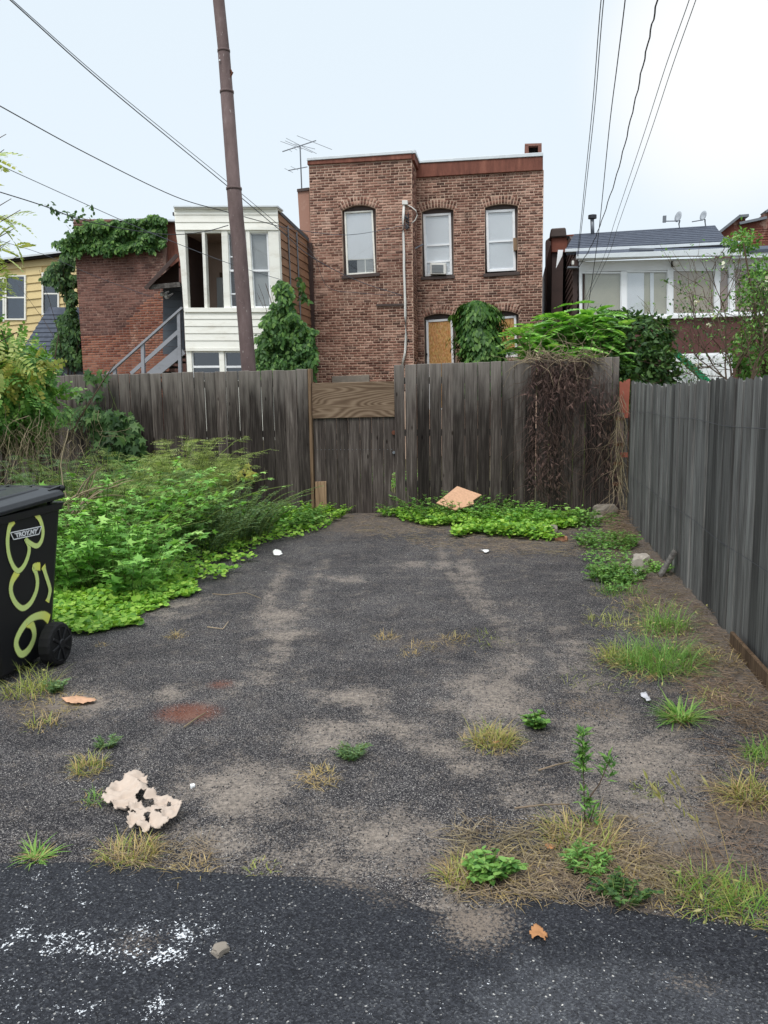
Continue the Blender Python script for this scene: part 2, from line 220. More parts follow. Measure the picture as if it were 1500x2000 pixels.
class MB:
    def __init__(s): s.v = []; s.f = []
    def add(s, vs, fs):
        b = len(s.v); s.v += [tuple(v) for v in vs]; s.f += [tuple(i+b for i in f) for f in fs]; return s
    def box(s, x0, x1, y0, y1, z0, z1):
        return s.add([(x0, y0, z0), (x1, y0, z0), (x1, y1, z0), (x0, y1, z0), (x0, y0, z1), (x1, y0, z1), (x1, y1, z1), (x0, y1, z1)],
                     [(0, 3, 2, 1), (4, 5, 6, 7), (0, 1, 5, 4), (1, 2, 6, 5), (2, 3, 7, 6), (3, 0, 4, 7)])
    def loft(s, A, B):     # two matching loops of points, capped
        n = len(A); s.add(list(A)+list(B), [tuple(range(n))[::-1], tuple(range(n, 2*n))]+[(i, (i+1) % n, n+(i+1) % n, n+i) for i in range(n)]); return s
    def pix(s, poly, Y, depth):  # outline on the plane at distance Y, given real thickness
        A = [P(x, y, Y) for x, y in poly]; return s.loft(A, [a+Vector((0, depth, 0)) for a in A])
    def bar(s, a, b, w, h, up=(0, 0, 1)):
        a, b = Vector(a), Vector(b); d = (b-a).normalized(); r = d.cross(Vector(up)); r = r.normalized() if r.length > 1e-5 else Vector((1, 0, 0)); u = r.cross(d)
        q = lambda p: [p-r*w/2-u*h/2, p+r*w/2-u*h/2, p+r*w/2+u*h/2, p-r*w/2+u*h/2]; return s.loft(q(a), q(b))
    def tube(s, pts, r, n=8):
        pts = [Vector(p) for p in pts]; rs = r if hasattr(r, '__len__') else [r]*len(pts); b = len(s.v); k = len(pts)
        for i, p in enumerate(pts):
            d = (pts[min(i+1, k-1)]-pts[max(i-1, 0)]).normalized(); x = d.cross(Vector((0, 0, 1))); x = x.normalized() if x.length > 1e-3 else Vector((1, 0, 0)); y = d.cross(x)
            for j in range(n): a = 2*math.pi*j/n; s.v.append(tuple(p+(x*math.cos(a)+y*math.sin(a))*rs[i]))
        for i in range(k-1):
            for j in range(n): s.f.append((b+i*n+j, b+i*n+(j+1) % n, b+(i+1)*n+(j+1) % n, b+(i+1)*n+j))
        s.f.append(tuple(b+j for j in range(n))[::-1]); s.f.append(tuple(b+(k-1)*n+j for j in range(n))); return s
    def build(s, name, mat, parent=None, smooth=False, bevel=0):
        off = Vector(); p = parent
        while p is not None: off += p.location; p = p.parent
        me = bpy.data.meshes.new(name); me.from_pydata([tuple(Vector(v)-off) for v in s.v], [], s.f); me.update()
        o = link(name, me, mat, parent, smooth)
        import bmesh
        bm = bmesh.new(); bm.from_mesh(me); bmesh.ops.recalc_face_normals(bm, faces=bm.faces)
        if bevel: bmesh.ops.bevel(bm, geom=[e for e in bm.edges if e.is_manifold and e.calc_face_angle(0) > .6], offset=bevel, segments=1, affect='EDGES', clamp_overlap=True)
        bm.to_mesh(me); bm.free(); return o
def tag(o, label, cat, group=None):
    o['label'] = label; o['category'] = cat
    if group: o['group'] = group
    return o
def thing(name, label, cat, loc, group=None):
    o = bpy.data.objects.new(name, None); COL.objects.link(o); o.location = loc; o.empty_display_size = .2; return tag(o, label, cat, group)
def pix(name, poly, Y, depth, mat, parent=None, bevel=0): return MB().pix(poly, Y, depth).build(name, mat, parent, False, bevel)
def rect(x0, y0, x1, y1): return [(x0, y0), (x1, y0), (x1, y1), (x0, y1)]
def struct(o): o['kind'] = 'structure'; return o
def stuff(o, label=None, cat=None):
    o['kind'] = 'stuff'
    if label: o['label'] = label; o['category'] = cat
    return o
def vnoise(x, y, seed=0):
    r = np.random.default_rng(seed).random((64, 64)); xi = np.floor(x).astype(int); yi = np.floor(y).astype(int); fx = x-xi; fy = y-yi; fx = fx*fx*(3-2*fx); fy = fy*fy*(3-2*fy)
    g = lambda a, b: r[a % 64, b % 64]
    return (g(xi, yi)*(1-fx)+g(xi+1, yi)*fx)*(1-fy)+(g(xi, yi+1)*(1-fx)+g(xi+1, yi+1)*fx)*fy
def fbm(x, y, seed=0, o=4): return sum(vnoise(x*2**k, y*2**k, seed+k)*.5**k for k in range(o))/sum(.5**k for k in range(o))
# ------------------------------------------------------------------ ground, parking pad, road
g_ = MB().add([(-400, -100, -.06), (400, -100, -.06), (400, 900, -.06), (-400, 900, -.06)], [(0, 1, 2, 3)]).build('ground', 'soil'); struct(g_)
def blobs(X, Y, lst):
    a = np.zeros_like(X)
    for (px, py, rx, ry, k) in lst:
        c = G(px, py); sx = abs((G(px+rx*1.35, py)-c).x)+.03; sy = abs((G(px, py-ry*1.35)-c).y)+.03
        a = np.maximum(a, k*np.exp(-(((X-c.x)/sx)**2+((Y-c.y)/sy)**2)))
    return a
def streak(X, Y, pts, w, k):
    a = np.zeros_like(X); q = [G(*p) for p in pts]
    for p0, p1 in zip(q[:-1], q[1:]):
        dx, dy = p1.x-p0.x, p1.y-p0.y; t_ = np.clip(((X-p0.x)*dx+(Y-p0.y)*dy)/(dx*dx+dy*dy+1e-9), 0, 1)
        a = np.maximum(a, k*np.exp(-(((X-p0.x-t_*dx)**2+(Y-p0.y-t_*dy)**2)/w**2)))
    return a
def pad_z(x, y): return .012*(fbm(x*1.3+20, y*1.3+20, 3)-.5)+.03*np.clip((x-.75)/.7, 0, 1)+.03*np.clip((y-9.6)/1.2, 0, 1)
def setattr_(me, n, a): at = me.attributes.new(n, 'FLOAT', 'POINT'); at.data.foreach_set('value', np.asarray(a, dtype=np.float32).ravel())
xs = np.concatenate([np.arange(-9, -4, .1), np.arange(-4, 1.7, .026)]); ys = np.arange(1.7, 11.2, .028)
XX, YY = np.meshgrid(xs, ys); ZZ = pad_z(XX, YY); nx, ny = len(xs), len(ys)
ii = (np.arange(ny-1)[:, None]*nx+np.arange(nx-1)[None, :]).ravel(); Fq = np.stack([ii, ii+1, ii+nx+1, ii+nx], 1)
pad = struct(obj_np('parking_pad', np.stack([XX.ravel(), YY.ravel(), ZZ.ravel()], 1), Fq, 'pad_surface', smooth=True)); me = pad.data
d = .21+.9*blobs(XX, YY, [(470, 1540, 80, 34, .75), (760, 1640, 110, 36, .75), (640, 1440, 55, 22, .7), (690, 1360, 48, 12, .75), (545, 1205, 36, 12, .6), (960, 1370, 60, 46, .7), (560, 1240, 34, 8, .7), (440, 1640, 60, 30, .6), (900, 1790, 90, 45, .6),
    (1250, 1480, 130, 40, .62), (1300, 1610, 150, 70, .6), (1180, 1420, 60, 30, .5), (150, 1372, 50, 14, .9), (330, 1355, 24, 8, .7), (360, 1180, 30, 7, .6), (300, 1200, 50, 8, .55), (670, 1130, 30, 4, .55), (800, 1100, 22, 5, .5), (870, 1100, 14, 8, .5), (930, 1690, 70, 25, .6), (650, 1690, 90, 20, .5), (1060, 1560, 60, 20, .45)])
d = np.maximum(d, streak(XX, YY, [(905, 1095), (920, 1150), (1000, 1240), (1010, 1300), (965, 1370)], .17, .6)); d = np.maximum(d, streak(XX, YY, [(740, 1400), (870, 1470), (960, 1520), (1060, 1560), (1190, 1580)], .16, .7)); d = np.maximum(d, streak(XX, YY, [(560, 1100), (520, 1180), (560, 1240), (520, 1330)], .13, .55))
d = np.maximum(d, streak(XX, YY, [(640, 1090), (600, 1160), (560, 1240), (480, 1330), (330, 1420)], .09, .52)); d = np.maximum(d, streak(XX, YY, [(1020, 1290), (930, 1400), (900, 1480), (1010, 1560), (1100, 1600)], .12, .66)); d = np.maximum(d, streak(XX, YY, [(860, 1060), (880, 1120), (940, 1200), (1060, 1260), (1140, 1340)], .08, .55)); d = np.maximum(d, streak(XX, YY, [(1000, 1180), (1100, 1230), (1160, 1330), (1150, 1430)], .2, .52)); d = d*(.72+.56*fbm(XX*1.1, YY*1.1, 11)); setattr_(me, 'dirt', d)
so = np.clip((XX-(.62+.25*(fbm(YY*.9, YY*.3, 5)-.5)))/.45, 0, 1)*.85*np.clip((YY-3.4)/1.0, 0, 1); so = np.maximum(so, np.clip((YY-9.0)/.8, 0, 1)*.7); so = np.maximum(so, blobs(XX, YY, [(1000, 1700, 160, 40, .75), (1250, 1720, 160, 45, .75), (1450, 1600, 70, 60, .8), (1430, 1700, 110, 50, .75), (1150, 1380, 70, 20, .5), (250, 1685, 110, 16, .6), (80, 1385, 70, 25, .6), (1000, 1060, 130, 20, .7), (700, 1030, 100, 14, .7), (810, 1255, 80, 16, .5)])); setattr_(me, 'soil', so)
setattr_(me, 'rust', blobs(XX, YY, [(368, 1392, 58, 18, .85), (432, 1336, 24, 9, .7), (1010, 1420, 20, 10, .4)]))
edge_px = [(-600, 1680), (0, 1688), (150, 1678), (330, 1692), (480, 1700), (650, 1712), (740, 1738), (840, 1772), (960, 1768), (1040, 1752), (1200, 1768), (1340, 1790), (1500, 1808), (2300, 1840)]
ex = [G(*p).x for p in edge_px]; ey = [G(*p).y for p in edge_px]
xs = np.arange(-5, 5, .026); ye = np.interp(xs, ex, ey)+.05*(fbm(xs*5, xs*0+2, 21)-.5); ts = np.concatenate([np.arange(0, 1.25, .026), [2.5, 5, 9]])
XX = np.repeat(xs[None, :], len(ts), 0); YY = ye[None, :]-ts[:, None]; ZZ = pad_z(XX, YY)*(YY > 1.0)+.014-.02*np.exp(-ts/.02)[:, None]; nx, ny = len(xs), len(ts)
ii = (np.arange(ny-1)[:, None]*nx+np.arange(nx-1)[None, :]).ravel(); road = struct(obj_np('road', np.stack([XX.ravel(), YY.ravel(), ZZ.ravel()], 1), np.stack([ii, ii+nx, ii+nx+1, ii+1], 1), 'road_surface', smooth=True)); me = road.data
setattr_(me, 'paint', blobs(XX, YY, [(137, 1852, 42, 18, .84), (372, 1822, 30, 22, .8), (309, 1872, 34, 20, .84), (243, 1850, 22, 24, .6), (322, 1980, 30, 18, .5), (50, 1955, 70, 30, .36), (20, 1840, 30, 20, .4), (60, 1720, 20, 12, .35), (160, 1960, 120, 40, .3), (150, 1745, 60, 30, .22), (420, 1900, 200, 120, .12)]))
setattr_(me, 'dirt', blobs(XX, YY, [(930, 1800, 70, 50, .75), (270, 1850, 60, 30, .5), (1350, 1930, 60, 20, .5), (760, 1760, 60, 20, .5), (700, 1730, 120, 12, .6)])); setattr_(me, 'worn', np.clip((XX+.75)/1.2, 0, .62)*np.clip((ts[:, None]-.06)/.3, 0, 1)+blobs(XX, YY, [(400, 1970, 200, 60, .4)]))
# loose stones lying on the pad and road
def pebbles(n, name, xr, yr, smin, smax, mat='pebbles', parent=None, yfun=None):
    x = rng.uniform(*xr, n); y = yr[0]+(yr[1]-yr[0])*rng.random(n)**1.6; s_ = smin+(smax-smin)*rng.random(n)**3
    tv = np.array([(1, 0, 0), (0, 1, 0), (-1, 0, 0), (0, -1, 0), (0, 0, .8), (0, 0, -.5)], float); tf = np.array([(0, 1, 4), (1, 2, 4), (2, 3, 4), (3, 0, 4), (1, 0, 5), (2, 1, 5), (3, 2, 5), (0, 3, 5)])
    a = rng.uniform(0, 6.28, n); V = tv[None]*rng.uniform(.6, 1.2, (n, 6, 1)); ca, sa = np.cos(a)[:, None], np.sin(a)[:, None]
    vx = V[..., 0]*ca-V[..., 1]*sa*.8; vy = V[..., 0]*sa+V[..., 1]*.8*ca; V = np.stack([vx, vy, V[..., 2]], -1)*s_[:, None, None]+np.stack([x, y, pad_z(x, y)+s_*.25], 1)[:, None]
    return obj_np(name, V.reshape(-1, 3), (tf[None]+6*np.arange(n)[:, None, None]).reshape(-1, 3), mat, parent)
stuff(pebbles(52000, 'gravel', (-4.2, 1.35), (2.35, 10.5), .002, .0065), 'loose grey gravel strewn over the parking pad', 'gravel')
o = pebbles(5000, 'road_grit', (-2.2, 2.2), (1.5, 2.5), .0015, .005); o.location.z = .014; stuff(o, 'pale grit scattered on the dark road', 'grit')
# ------------------------------------------------------------------ brickwork
BT = np.array([(-.5, 0, -.5), (.5, 0, -.5), (.5, 0, .5), (-.5, 0, .5), (-.48, -1, -.44), (.48, -1, -.44), (.48, -1, .44), (-.48, -1, .44)]); BF = np.array([(4, 5, 6, 7), (0, 1, 5, 4), (1, 2, 6, 5), (2, 3, 7, 6), (3, 0, 4, 7)])
CH, BL, HD = .0677, .205, .10
def in_open(x0, x1, z0, z1, ops, pad=0.0):
    for (a, b, c, sp, rise) in ops:
        if x1 > a+.005 and x0 < b-.005 and z1 > c and z0 < sp+rise+pad: return (a, b)
    return None
def rows(X0, X1, z0, zt, ops, phase=0):
    out = []; k = 0; z = z0
    while z+CH < zt:
        head = (k % 7 == 6); L = HD+.012 if head else BL+.012; x = X0-(L/2 if k % 2 else 0)-rng.uniform(0, .02)
        while x < X1:
            segs = [(max(x, X0), min(x+L, X1))]
            for (a, b, c, sp, rise) in ops:
                if z+CH > c and z < sp+rise+.2:
                    pa, pb = a, b; ns = []
                    if z+CH*.5 > sp-.05:
                        hw = (b-a)/2; Ra = (hw*hw+rise*rise)/(2*rise); Ro = Ra+.21; cz_ = sp+rise-Ra; q_ = Ro*Ro-(z+CH*.4-cz_)**2; hh_ = min(math.sqrt(q_) if q_ > 0 else 0, hw+.02+max(0, z+CH*.5-sp)*.45); pa, pb = (a+b)/2-hh_, (a+b)/2+hh_
                        if hh_ < .02: continue
                    for (s0, s1) in segs:
                        if s1 <= pa or s0 >= pb: ns.append((s0, s1))
                        else:
                            if s0 < pa: ns.append((s0, pa))
                            if s1 > pb: ns.append((pb, s1))
                    segs = ns
            for s0, s1 in segs:
                if s1-s0 > .035: out.append(((s0+s1)/2, z+CH/2, s1-s0-.017, CH-.0175, 0.0))
            x += L
        z += CH; k += 1
    for (a, b, c, sp, rise) in ops:            # arch of upright bricks
        if rise <= 0: continue
        w = (b-a)/2; R = (w*w+rise*rise)/(2*rise); cx = (a+b)/2; cz = sp+rise-R; th = math.asin(min(1, (w+.02)/R)); n = int(2*th*R/.072)
        for ri, rr in ((0, R+.055), (1, R+.158)):
            for i in range(n): q = -th+2*th*(i+.5)/n; out.append((cx+rr*math.sin(q), cz+rr*math.cos(q), .058, .094, q))
    return out
unit_brick = mesh_np('brick', BT*np.array([1, 1, 1]), BF)
def bricks_to(lst, Y, parent, mat, single=0, side=None, dep=.009, split=None):
    """the first `single` bricks as parts of their own, the rest joined; side = X of a return wall running along Y"""
    lst = list(lst)
    def frame(b):
        cx, cz, w, h, q = b; c, s = math.cos(q), math.sin(q)
        V = BT*np.array([w, dep*rng.uniform(.5, 1.5), h]); x = V[:, 0]*c+V[:, 2]*s; z = -V[:, 0]*s+V[:, 2]*c
        return np.stack([cx+x, Y+V[:, 1], cz+z], 1) if side is None else np.stack([side-V[:, 1], cx+x, cz+z], 1)
    rest = []
    um = unit_brick.copy(); um.materials.append(M[mat])
    off = Vector(parent.location)
    for i, b in enumerate(lst):
        if i < single and side is None and b[4] == 0:
            o = bpy.data.objects.new('brick', um); COL.objects.link(o); o.parent = parent; o.location = Vector((b[0], Y, b[1]))-off; o.scale = (b[2], dep*rng.uniform(.6, 1.5), b[3])
        else: rest.append(frame(b))
    if rest:
        V = np.concatenate(rest); n = len(rest); o = obj_np('brickwork', V, (BF[None]+8*np.arange(n)[:, None, None]).reshape(-1, 4), mat, parent); o['kind'] = 'stuff'
def arch_z(x, op):
    a, b, c, sp, rise = op
    if rise <= 0: return sp
    w = (b-a)/2; R = (w*w+rise*rise)/(2*rise); return sp+rise-R+math.sqrt(max(0, R*R-(x-(a+b)/2)**2))
def wall_mb(X0, X1, z0, zt0, zt1, ops, Y, th):
    xs_ = {X0, X1}
    for op in ops:
        for i in range(13): xs_.add(op[0]+(op[1]-op[0])*i/12)
    xs_ = sorted(xs_); mb = MB(); top = lambda x: zt0+(zt1-zt0)*(x-X0)/(X1-X0)
    for a, b in zip(xs_[:-1], xs_[1:]):
        m = (a+b)/2; iv = []; cur = (z0, z0)
        for op in sorted([o for o in ops if o[0] < m < o[1]], key=lambda o: o[2]):
            iv.append((cur, (op[2], op[2]))); cur = (arch_z(a, op), arch_z(b, op))
        iv.append((cur, (top(a), top(b))))
        for (l0, l1), (h0, h1) in iv:
            A = [(a, Y, l0), (b, Y, l1), (b, Y, h1), (a, Y, h0)]; mb.loft([Vector(v) for v in A], [Vector((v[0], Y+th, v[2])) for v in A])
    return mb
# ------------------------------------------------------------------ main brick house
YL, YR = 21.5, 22.5
house = thing('brick_house', 'two storey red brick house with arched windows and rusty cornice behind the gate', 'house', (-2.4, 22.0, 0))
zL0, zL1 = P(602, 322, YL).z, P(803, 310, YL).z; XL0, XL1 = P(608, 500, YL).x, P(806, 500, YL).x
XR1 = P(1060, 500, YR).x; zR0, zR1 = P(809, 347, YR).z, P(1060, 332, YR).z
def opening(pl, pr, ytop_l, ycrown, ybot, Y):   # left px, right px at mid height
    a, b = P(pl, (ytop_l+ybot)/2, Y), P(pr, (ytop_l+ybot)/2, Y); sp = P(pl, ytop_l, Y).z; cr = P((pl+pr)/2, ycrown, Y).z; return (a.x, b.x, P((pl+pr)/2, ybot, Y).z, sp, max(cr-sp, .05))
W1 = opening(669, 735, 411, 400, 538, YL); W2 = opening(824, 886, 413, 405.5, 541, YR); W3 = opening(947, 1011, 405, 398, 534, YR); DR = opening(829, 890, 620, 612.5, 800, YR); W4 = opening(951, 1013, 616, 607, 700, YR)
wall_mb(XL0, XL1, -.06, zL0, zL1, [W1], YL, .34).build('wall', 'mortar', house); wall_mb(XL1-.3, XR1, -.06, zR0, zR1, [W2, W3, DR, W4], YR, .34).build('wall', 'mortar', house)
MB().box(XL1-.34, XL1, YL+.34, YR+.3, -.06, zL1-.02).build('return_wall', 'mortar', house); MB().box(XL0, XL0+.34, YL+.34, YL+9, -.06, zL0-.05).build('side_wall', 'brick_dark', house); MB().box(XR1-.34, XR1, YR+.34, YR+8, -.06, zR1-.05).build('side_wall', 'brick_dark', house)
lb = [b for b in rows(XL0, XL1, 1.75, zL1-.03, [W1]) if b[1]+CH/2 < zL0+(zL1-zL0)*(b[0]-XL0)/(XL1-XL0)]; lb.sort(key=lambda b: -(b[4] == 0 and 4.0 < b[1] < 7.4))
bricks_to(lb, YL, house, 'brick', single=300)
rb = [b for b in rows(XL1, XR1, 1.75, max(zR0, zR1), [W2, W3, DR, W4]) if b[1]+CH/2 < zR0+(zR1-zR0)*(b[0]-XL1)/(XR1-XL1)]; bricks_to(rb, YR, house, 'brick')
bricks_to(rows(YL, YR, 1.75, zL1-.05, []), 0, house, 'brick', side=XL1)
pix('cornice_band', [(600, 314), (804, 299), (804, 310), (600, 322)], YL-.06, .5, 'rust_band', house, .01); pix('roof_cap', [(599, 308), (804.5, 292.5), (804.5, 299), (599, 313.6)], YL-.09, .6, 'cap_metal', house, .008)
MB().box(XL1, XL1+.07, YL+.02, YR, P(804, 312, YL).z, P(804, 300, YL).z).build('cornice_return', 'rust_band', house); MB().box(XL1, XL1+.10, YL, YR, P(804, 299, YL).z, P(804, 293, YL).z).build('cap_return', 'cap_metal', house)
pix('cornice_band', [(808, 320), (1060.5, 305), (1060.5, 332), (808, 347)], YR-.07, .5, 'rust_band', house, .012); pix('roof_cap', [(806, 314), (1061, 297), (1061, 304.4), (806, 319)], YR-.1, .7, 'cap_metal', house, .008)
MB().box(XL0+.1, XR1-.1, YR+.35, YL+8.5, zR0-.3, zR0-.2).build('roof', 'asphalt_roof', house)
pix('side_pier', [(581, 372), (603, 369), (609, 520), (590, 520)], YL+.12, .6, 'brick', house); pix('pier_cap', [(580, 369), (603, 366), (603, 371.5), (580, 374.5)], YL+.08, .7, 'lintel', house)
pix('stone_block', [(648, 735), (721, 732), (721, 752), (648, 754)], YL-.05, .2, 'concrete', house, .01)
ch = MB(); [ch.pix(p, 23.4, .6) for p in ([(1025, 284), (1032, 283.6), (1033, 300), (1025, 300)], [(1051, 283), (1058, 282.6), (1058, 298), (1051, 298)], [(1025, 280.5), (1058, 279.5), (1058, 284), (1025, 285)])]; cho = ch.build('chimney', 'brick_dark', house); pix('flue_shade', [(1032, 284), (1051, 283.6), (1051, 299), (1032, 299)], 23.6, .3, 'dark', cho)  # dark slab in the chimney opening, its shade put in as colour
def window(op, fr, Y, glassrows, matf, blindmat, sill, name='window', parent=house, fw=3.2, rec=.10):
    """fr: frame outer px corners tl,tr,br,bl; glassrows: y px of rails"""
    root = MB(); (tl, tr, br, bl) = fr; Yf = Y+rec
    lerp = lambda a, b, t_: (a[0]+(b[0]-a[0])*t_, a[1]+(b[1]-a[1])*t_)
    ix = lambda c, dx, dy: (c[0]+dx, c[1]+dy)
    root.pix([tl, ix(tl, fw, 0), ix(bl, fw, 0), bl], Yf, .08); root.pix([ix(tr, -fw, 0), tr, br, ix(br, -fw, 0)], Yf, .08)
    root.pix([ix(tl, fw, 0), ix(tr, -fw, 0), ix(tr, -fw, fw), ix(tl, fw, fw)], Yf+.004, .075); root.pix([ix(bl, fw, -fw), ix(br, -fw, -fw), ix(br, -fw, 0), ix(bl, fw, 0)], Yf+.004, .075)
    w_ = root.build(name, matf, parent, bevel=.006)
    for q in glassrows: a, b = lerp(tl, bl, q), lerp(tr, br, q); pix('rail', [ix(a, fw*.8, -1.3), ix(b, -fw*.8, -1.3), ix(b, -fw*.8, 1.3), ix(a, fw*.8, 1.3)], Yf+.012, .05, matf, w_)
    pix('pane', [ix(tl, 2, 2), ix(tr, -2, 2), ix(br, -2, -2), ix(bl, 2, -2)], Yf+.045, .006, 'glass', w_)
    if blindmat: pix('blind', [ix(tl, 1, 1), ix(tr, -1, 1), ix(br, -1, -1), ix(bl, 1, -1)], Yf+.06, .02, blindmat, w_)
    MB().box(op[0]-.01, op[1]+.01, Y+.3, Y+.33, op[2], op[3]+op[4]).build('backing', 'dark', w_)
    # dark wooden surround filling the arch and the sides of the opening
    fx0, fx1, fz = P(*tl, Yf).x, P(*tr, Yf).x, P(*lerp(tl, tr, .5), Yf).z; lm = MB(); n = 10
    for i in range(n):
        a = op[0]+(op[1]-op[0])*i/n; b = op[0]+(op[1]-op[0])*(i+1)/n; A = [Vector((a, Yf+.02, fz-.03)), Vector((b, Yf+.02, fz-.03)), Vector((b, Yf+.02, arch_z(b, op)+.02)), Vector((a, Yf+.02, arch_z(a, op)+.02))]; lm.loft(A, [v+Vector((0, .1, 0)) for v in A])
    lm.box(op[0]-.01, fx0+.01, Yf+.026, Yf+.13, op[2]-.02, fz); lm.box(fx1-.01, op[1]+.01, Yf+.026, Yf+.13, op[2]-.02, fz); lm.build('lintel', 'lintel', w_)
    if sill: pix('sill', sill, Y-.05, .3, 'lintel', w_, .006)
    return w_
w = window(W1, [(672, 413.5), (728, 410.5), (734, 534), (677, 537)], YL, [], 'cream', None, [(667, 538), (741, 532), (741, 539), (667, 545)])
pix('shade', [(674, 415), (727, 412), (731, 504), (678, 507)], YL+.158, .012, 'blind', w); pix('sash', [(678, 505), (731, 502.5), (731, 506), (678, 508.5)], YL+.16, .03, 'cream', w); pix('slider', [(697, 507), (731, 505), (732, 532), (698, 534)], YL+.18, .02, 'panel_grey', w); pix('slider_bar', [(712, 506), (714, 506), (715, 533), (713, 533)], YL+.165, .02, 'cream', w)
w = window(W2, [(826, 418.5), (880.5, 415.5), (883.5, 536.5), (830, 539.5)], YR, [.51, .775], 'white', 'blind', [(822, 541), (888, 537.5), (888, 543.5), (822, 547)], fw=4.6)
w = window(W3, [(948.5, 410.5), (1005.5, 408), (1007.5, 528.5), (951.5, 531)], YR, [.515], 'white', 'blind', [(944, 534.5), (1015, 530), (1015, 536.5), (944, 541)], fw=5)
pix('shutter_stub', [(1002, 465), (1009, 464), (1010, 488), (1003, 489.5)], YR-.02, .1, 'wood_tan', w)
w = window(DR, [(832, 625), (884, 622), (889, 800), (836, 803)], YR, [], 'white', None, None, 'door', fw=4.5); pix('board_panel', [(836, 628), (881, 625.5), (885, 795), (840, 797)], YR+.125, .02, 'osb', w); pix('knob', [(831.5, 690), (834.5, 689.7), (834.5, 694), (831.5, 694.3)], YR+.05, .06, 'dark', w)
w = window(W4, [(955, 620), (1008, 616.5), (1011, 697), (958, 700)], YR, [.83], 'white', None, None, fw=4.6); pix('board_panel', [(958, 623), (1005, 620), (1007, 684), (960, 687)], YR+.125, .02, 'osb', w); pix('shade', [(958, 685), (1007, 682), (1007, 699), (958, 701)], YR+.16, .02, 'panel_grey', w)
ac = thing('air_conditioner', 'white window air conditioner in the middle upper window of the brick house', 'air conditioner', P(855, 536, YR-.1)); pix('casing', rect(840, 513.5, 871, 535.5), YR-.12, .35, 'white_plastic', ac, .01); pix('grille', rect(843, 517, 866, 533), YR-.13, .02, 'panel_grey', ac)
for i in range(6): pix('louvre', rect(843.4, 517.8+i*2.6, 865.6, 518.8+i*2.6), YR-.14, .02, 'galv', ac)
cd = MB().tube([P(x, y, YL-.06) for x, y in [(789, 398), (787, 430), (787.5, 457), (789, 497), (789, 525), (791, 583), (791.7, 617), (793, 658), (791, 688), (785, 716)]], .032, 8).build('conduit', 'white_plastic', house, True)
pix('weatherhead', rect(785, 391, 796, 399.5), YL-.12, .13, 'white_plastic', cd, .01); MB().tube([P(x, y, YL-.05+.012*i) for i, (x, y) in enumerate([(791, 399), (803, 404), (812, 411), (815, 420), (811, 430), (803, 437)])], .014, 6).build('cable', 'white_plastic', cd, True)
ins = MB(); [ins.tube([P(793+random.uniform(-3, 3), 420+i*3, YL-.05), P(797+random.uniform(-3, 3), 424+i*3+random.uniform(-3, 5), YL-.12)], .016, 5) for i in range(9)]; ins.tube([P(797, 415, YL-.05), P(798, 446, YL-.05)], .014, 5); ins.build('insulator', 'wire', cd)
MB().tube([P(801, 490, YL+.2), P(826, 477, YR-.02)], .02, 5).tube([P(804, 478, YR-.3), P(804.5, 510, YR-.3)], .012, 5).build('bracket', 'galv', house)
MB().bar(P(735, 596, YL-.03), P(790, 595, YL-.03), .05, .05).build('ledge', 'lintel', house); MB().tube([P(797, 662, YL-.03), P(812, 706, YL+.2)], .014, 5).build('drop_wire', 'wire', house)
# antenna
an = thing('roof_antenna', 'thin metal television antenna on the brick house roof', 'antenna', P(589, 370, 21.9)); Y_ = 21.9
MB().tube([P(589.5, 375, Y_), P(586, 284, Y_)], .018, 6).build('mast', 'galv', an); MB().tube([P(552, 296, Y_-.5), P(617, 274.5, Y_+.5)], .014, 5).tube([P(563, 333, Y_-.3), P(600, 326, Y_+.3)], .012, 5).build('boom', 'galv', an)
for a, b in [((580, 265), (648, 292)), ((559, 270), (618, 300)), ((557, 275), (610, 298)), ((548, 276), (590, 291)), ((575, 281), (615, 291)), ((556, 329), (572, 337)), ((568, 325), (582, 332)), ((562, 291), (570, 296)), ((572, 288), (580, 293))]: MB().tube([P(*a, Y_+.8), P(*b, Y_-.8)], .007, 4).build('element', 'galv', an)
# ------------------------------------------------------------------ left brick house with ivy
YI = 21.5
lh = thing('brick_house', 'dark brick house wall topped with thick ivy, beside the white porch', 'house', (-10.8, 22, 0))
def wall_px(poly, Y, th, mat, parent, name='wall'): return pix(name, poly, Y, th, mat, parent)
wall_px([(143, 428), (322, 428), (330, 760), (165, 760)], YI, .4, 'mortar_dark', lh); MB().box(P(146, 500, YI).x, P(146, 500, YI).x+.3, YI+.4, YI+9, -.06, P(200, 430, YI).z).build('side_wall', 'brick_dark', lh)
X0, X1 = P(150, 560, YI).x, P(324, 560, YI).x; bl = rows(X0+.01, X1-.02, 1.7, P(200, 430, YI).z, [])
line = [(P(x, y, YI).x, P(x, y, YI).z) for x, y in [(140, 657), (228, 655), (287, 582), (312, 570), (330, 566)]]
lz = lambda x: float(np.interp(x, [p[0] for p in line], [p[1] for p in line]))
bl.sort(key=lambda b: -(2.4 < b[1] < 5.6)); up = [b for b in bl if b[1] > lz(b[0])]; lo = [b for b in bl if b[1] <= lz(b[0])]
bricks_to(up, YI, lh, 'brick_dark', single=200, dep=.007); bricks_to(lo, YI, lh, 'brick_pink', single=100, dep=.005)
wall_px([(318, 432), (352, 432), (356, 520), (320, 520)], YI+.1, .3, 'rust_band', lh, 'metal_panel'); wall_px([(225, 427), (352, 429), (352, 432.5), (225, 431)], YI-.1, .5, 'cap_metal', lh, 'roof_cap'); wall_px([(313, 455), (325, 452), (326, 472), (314, 476)], YI+.02, .06, 'stone', lh, 'patch')
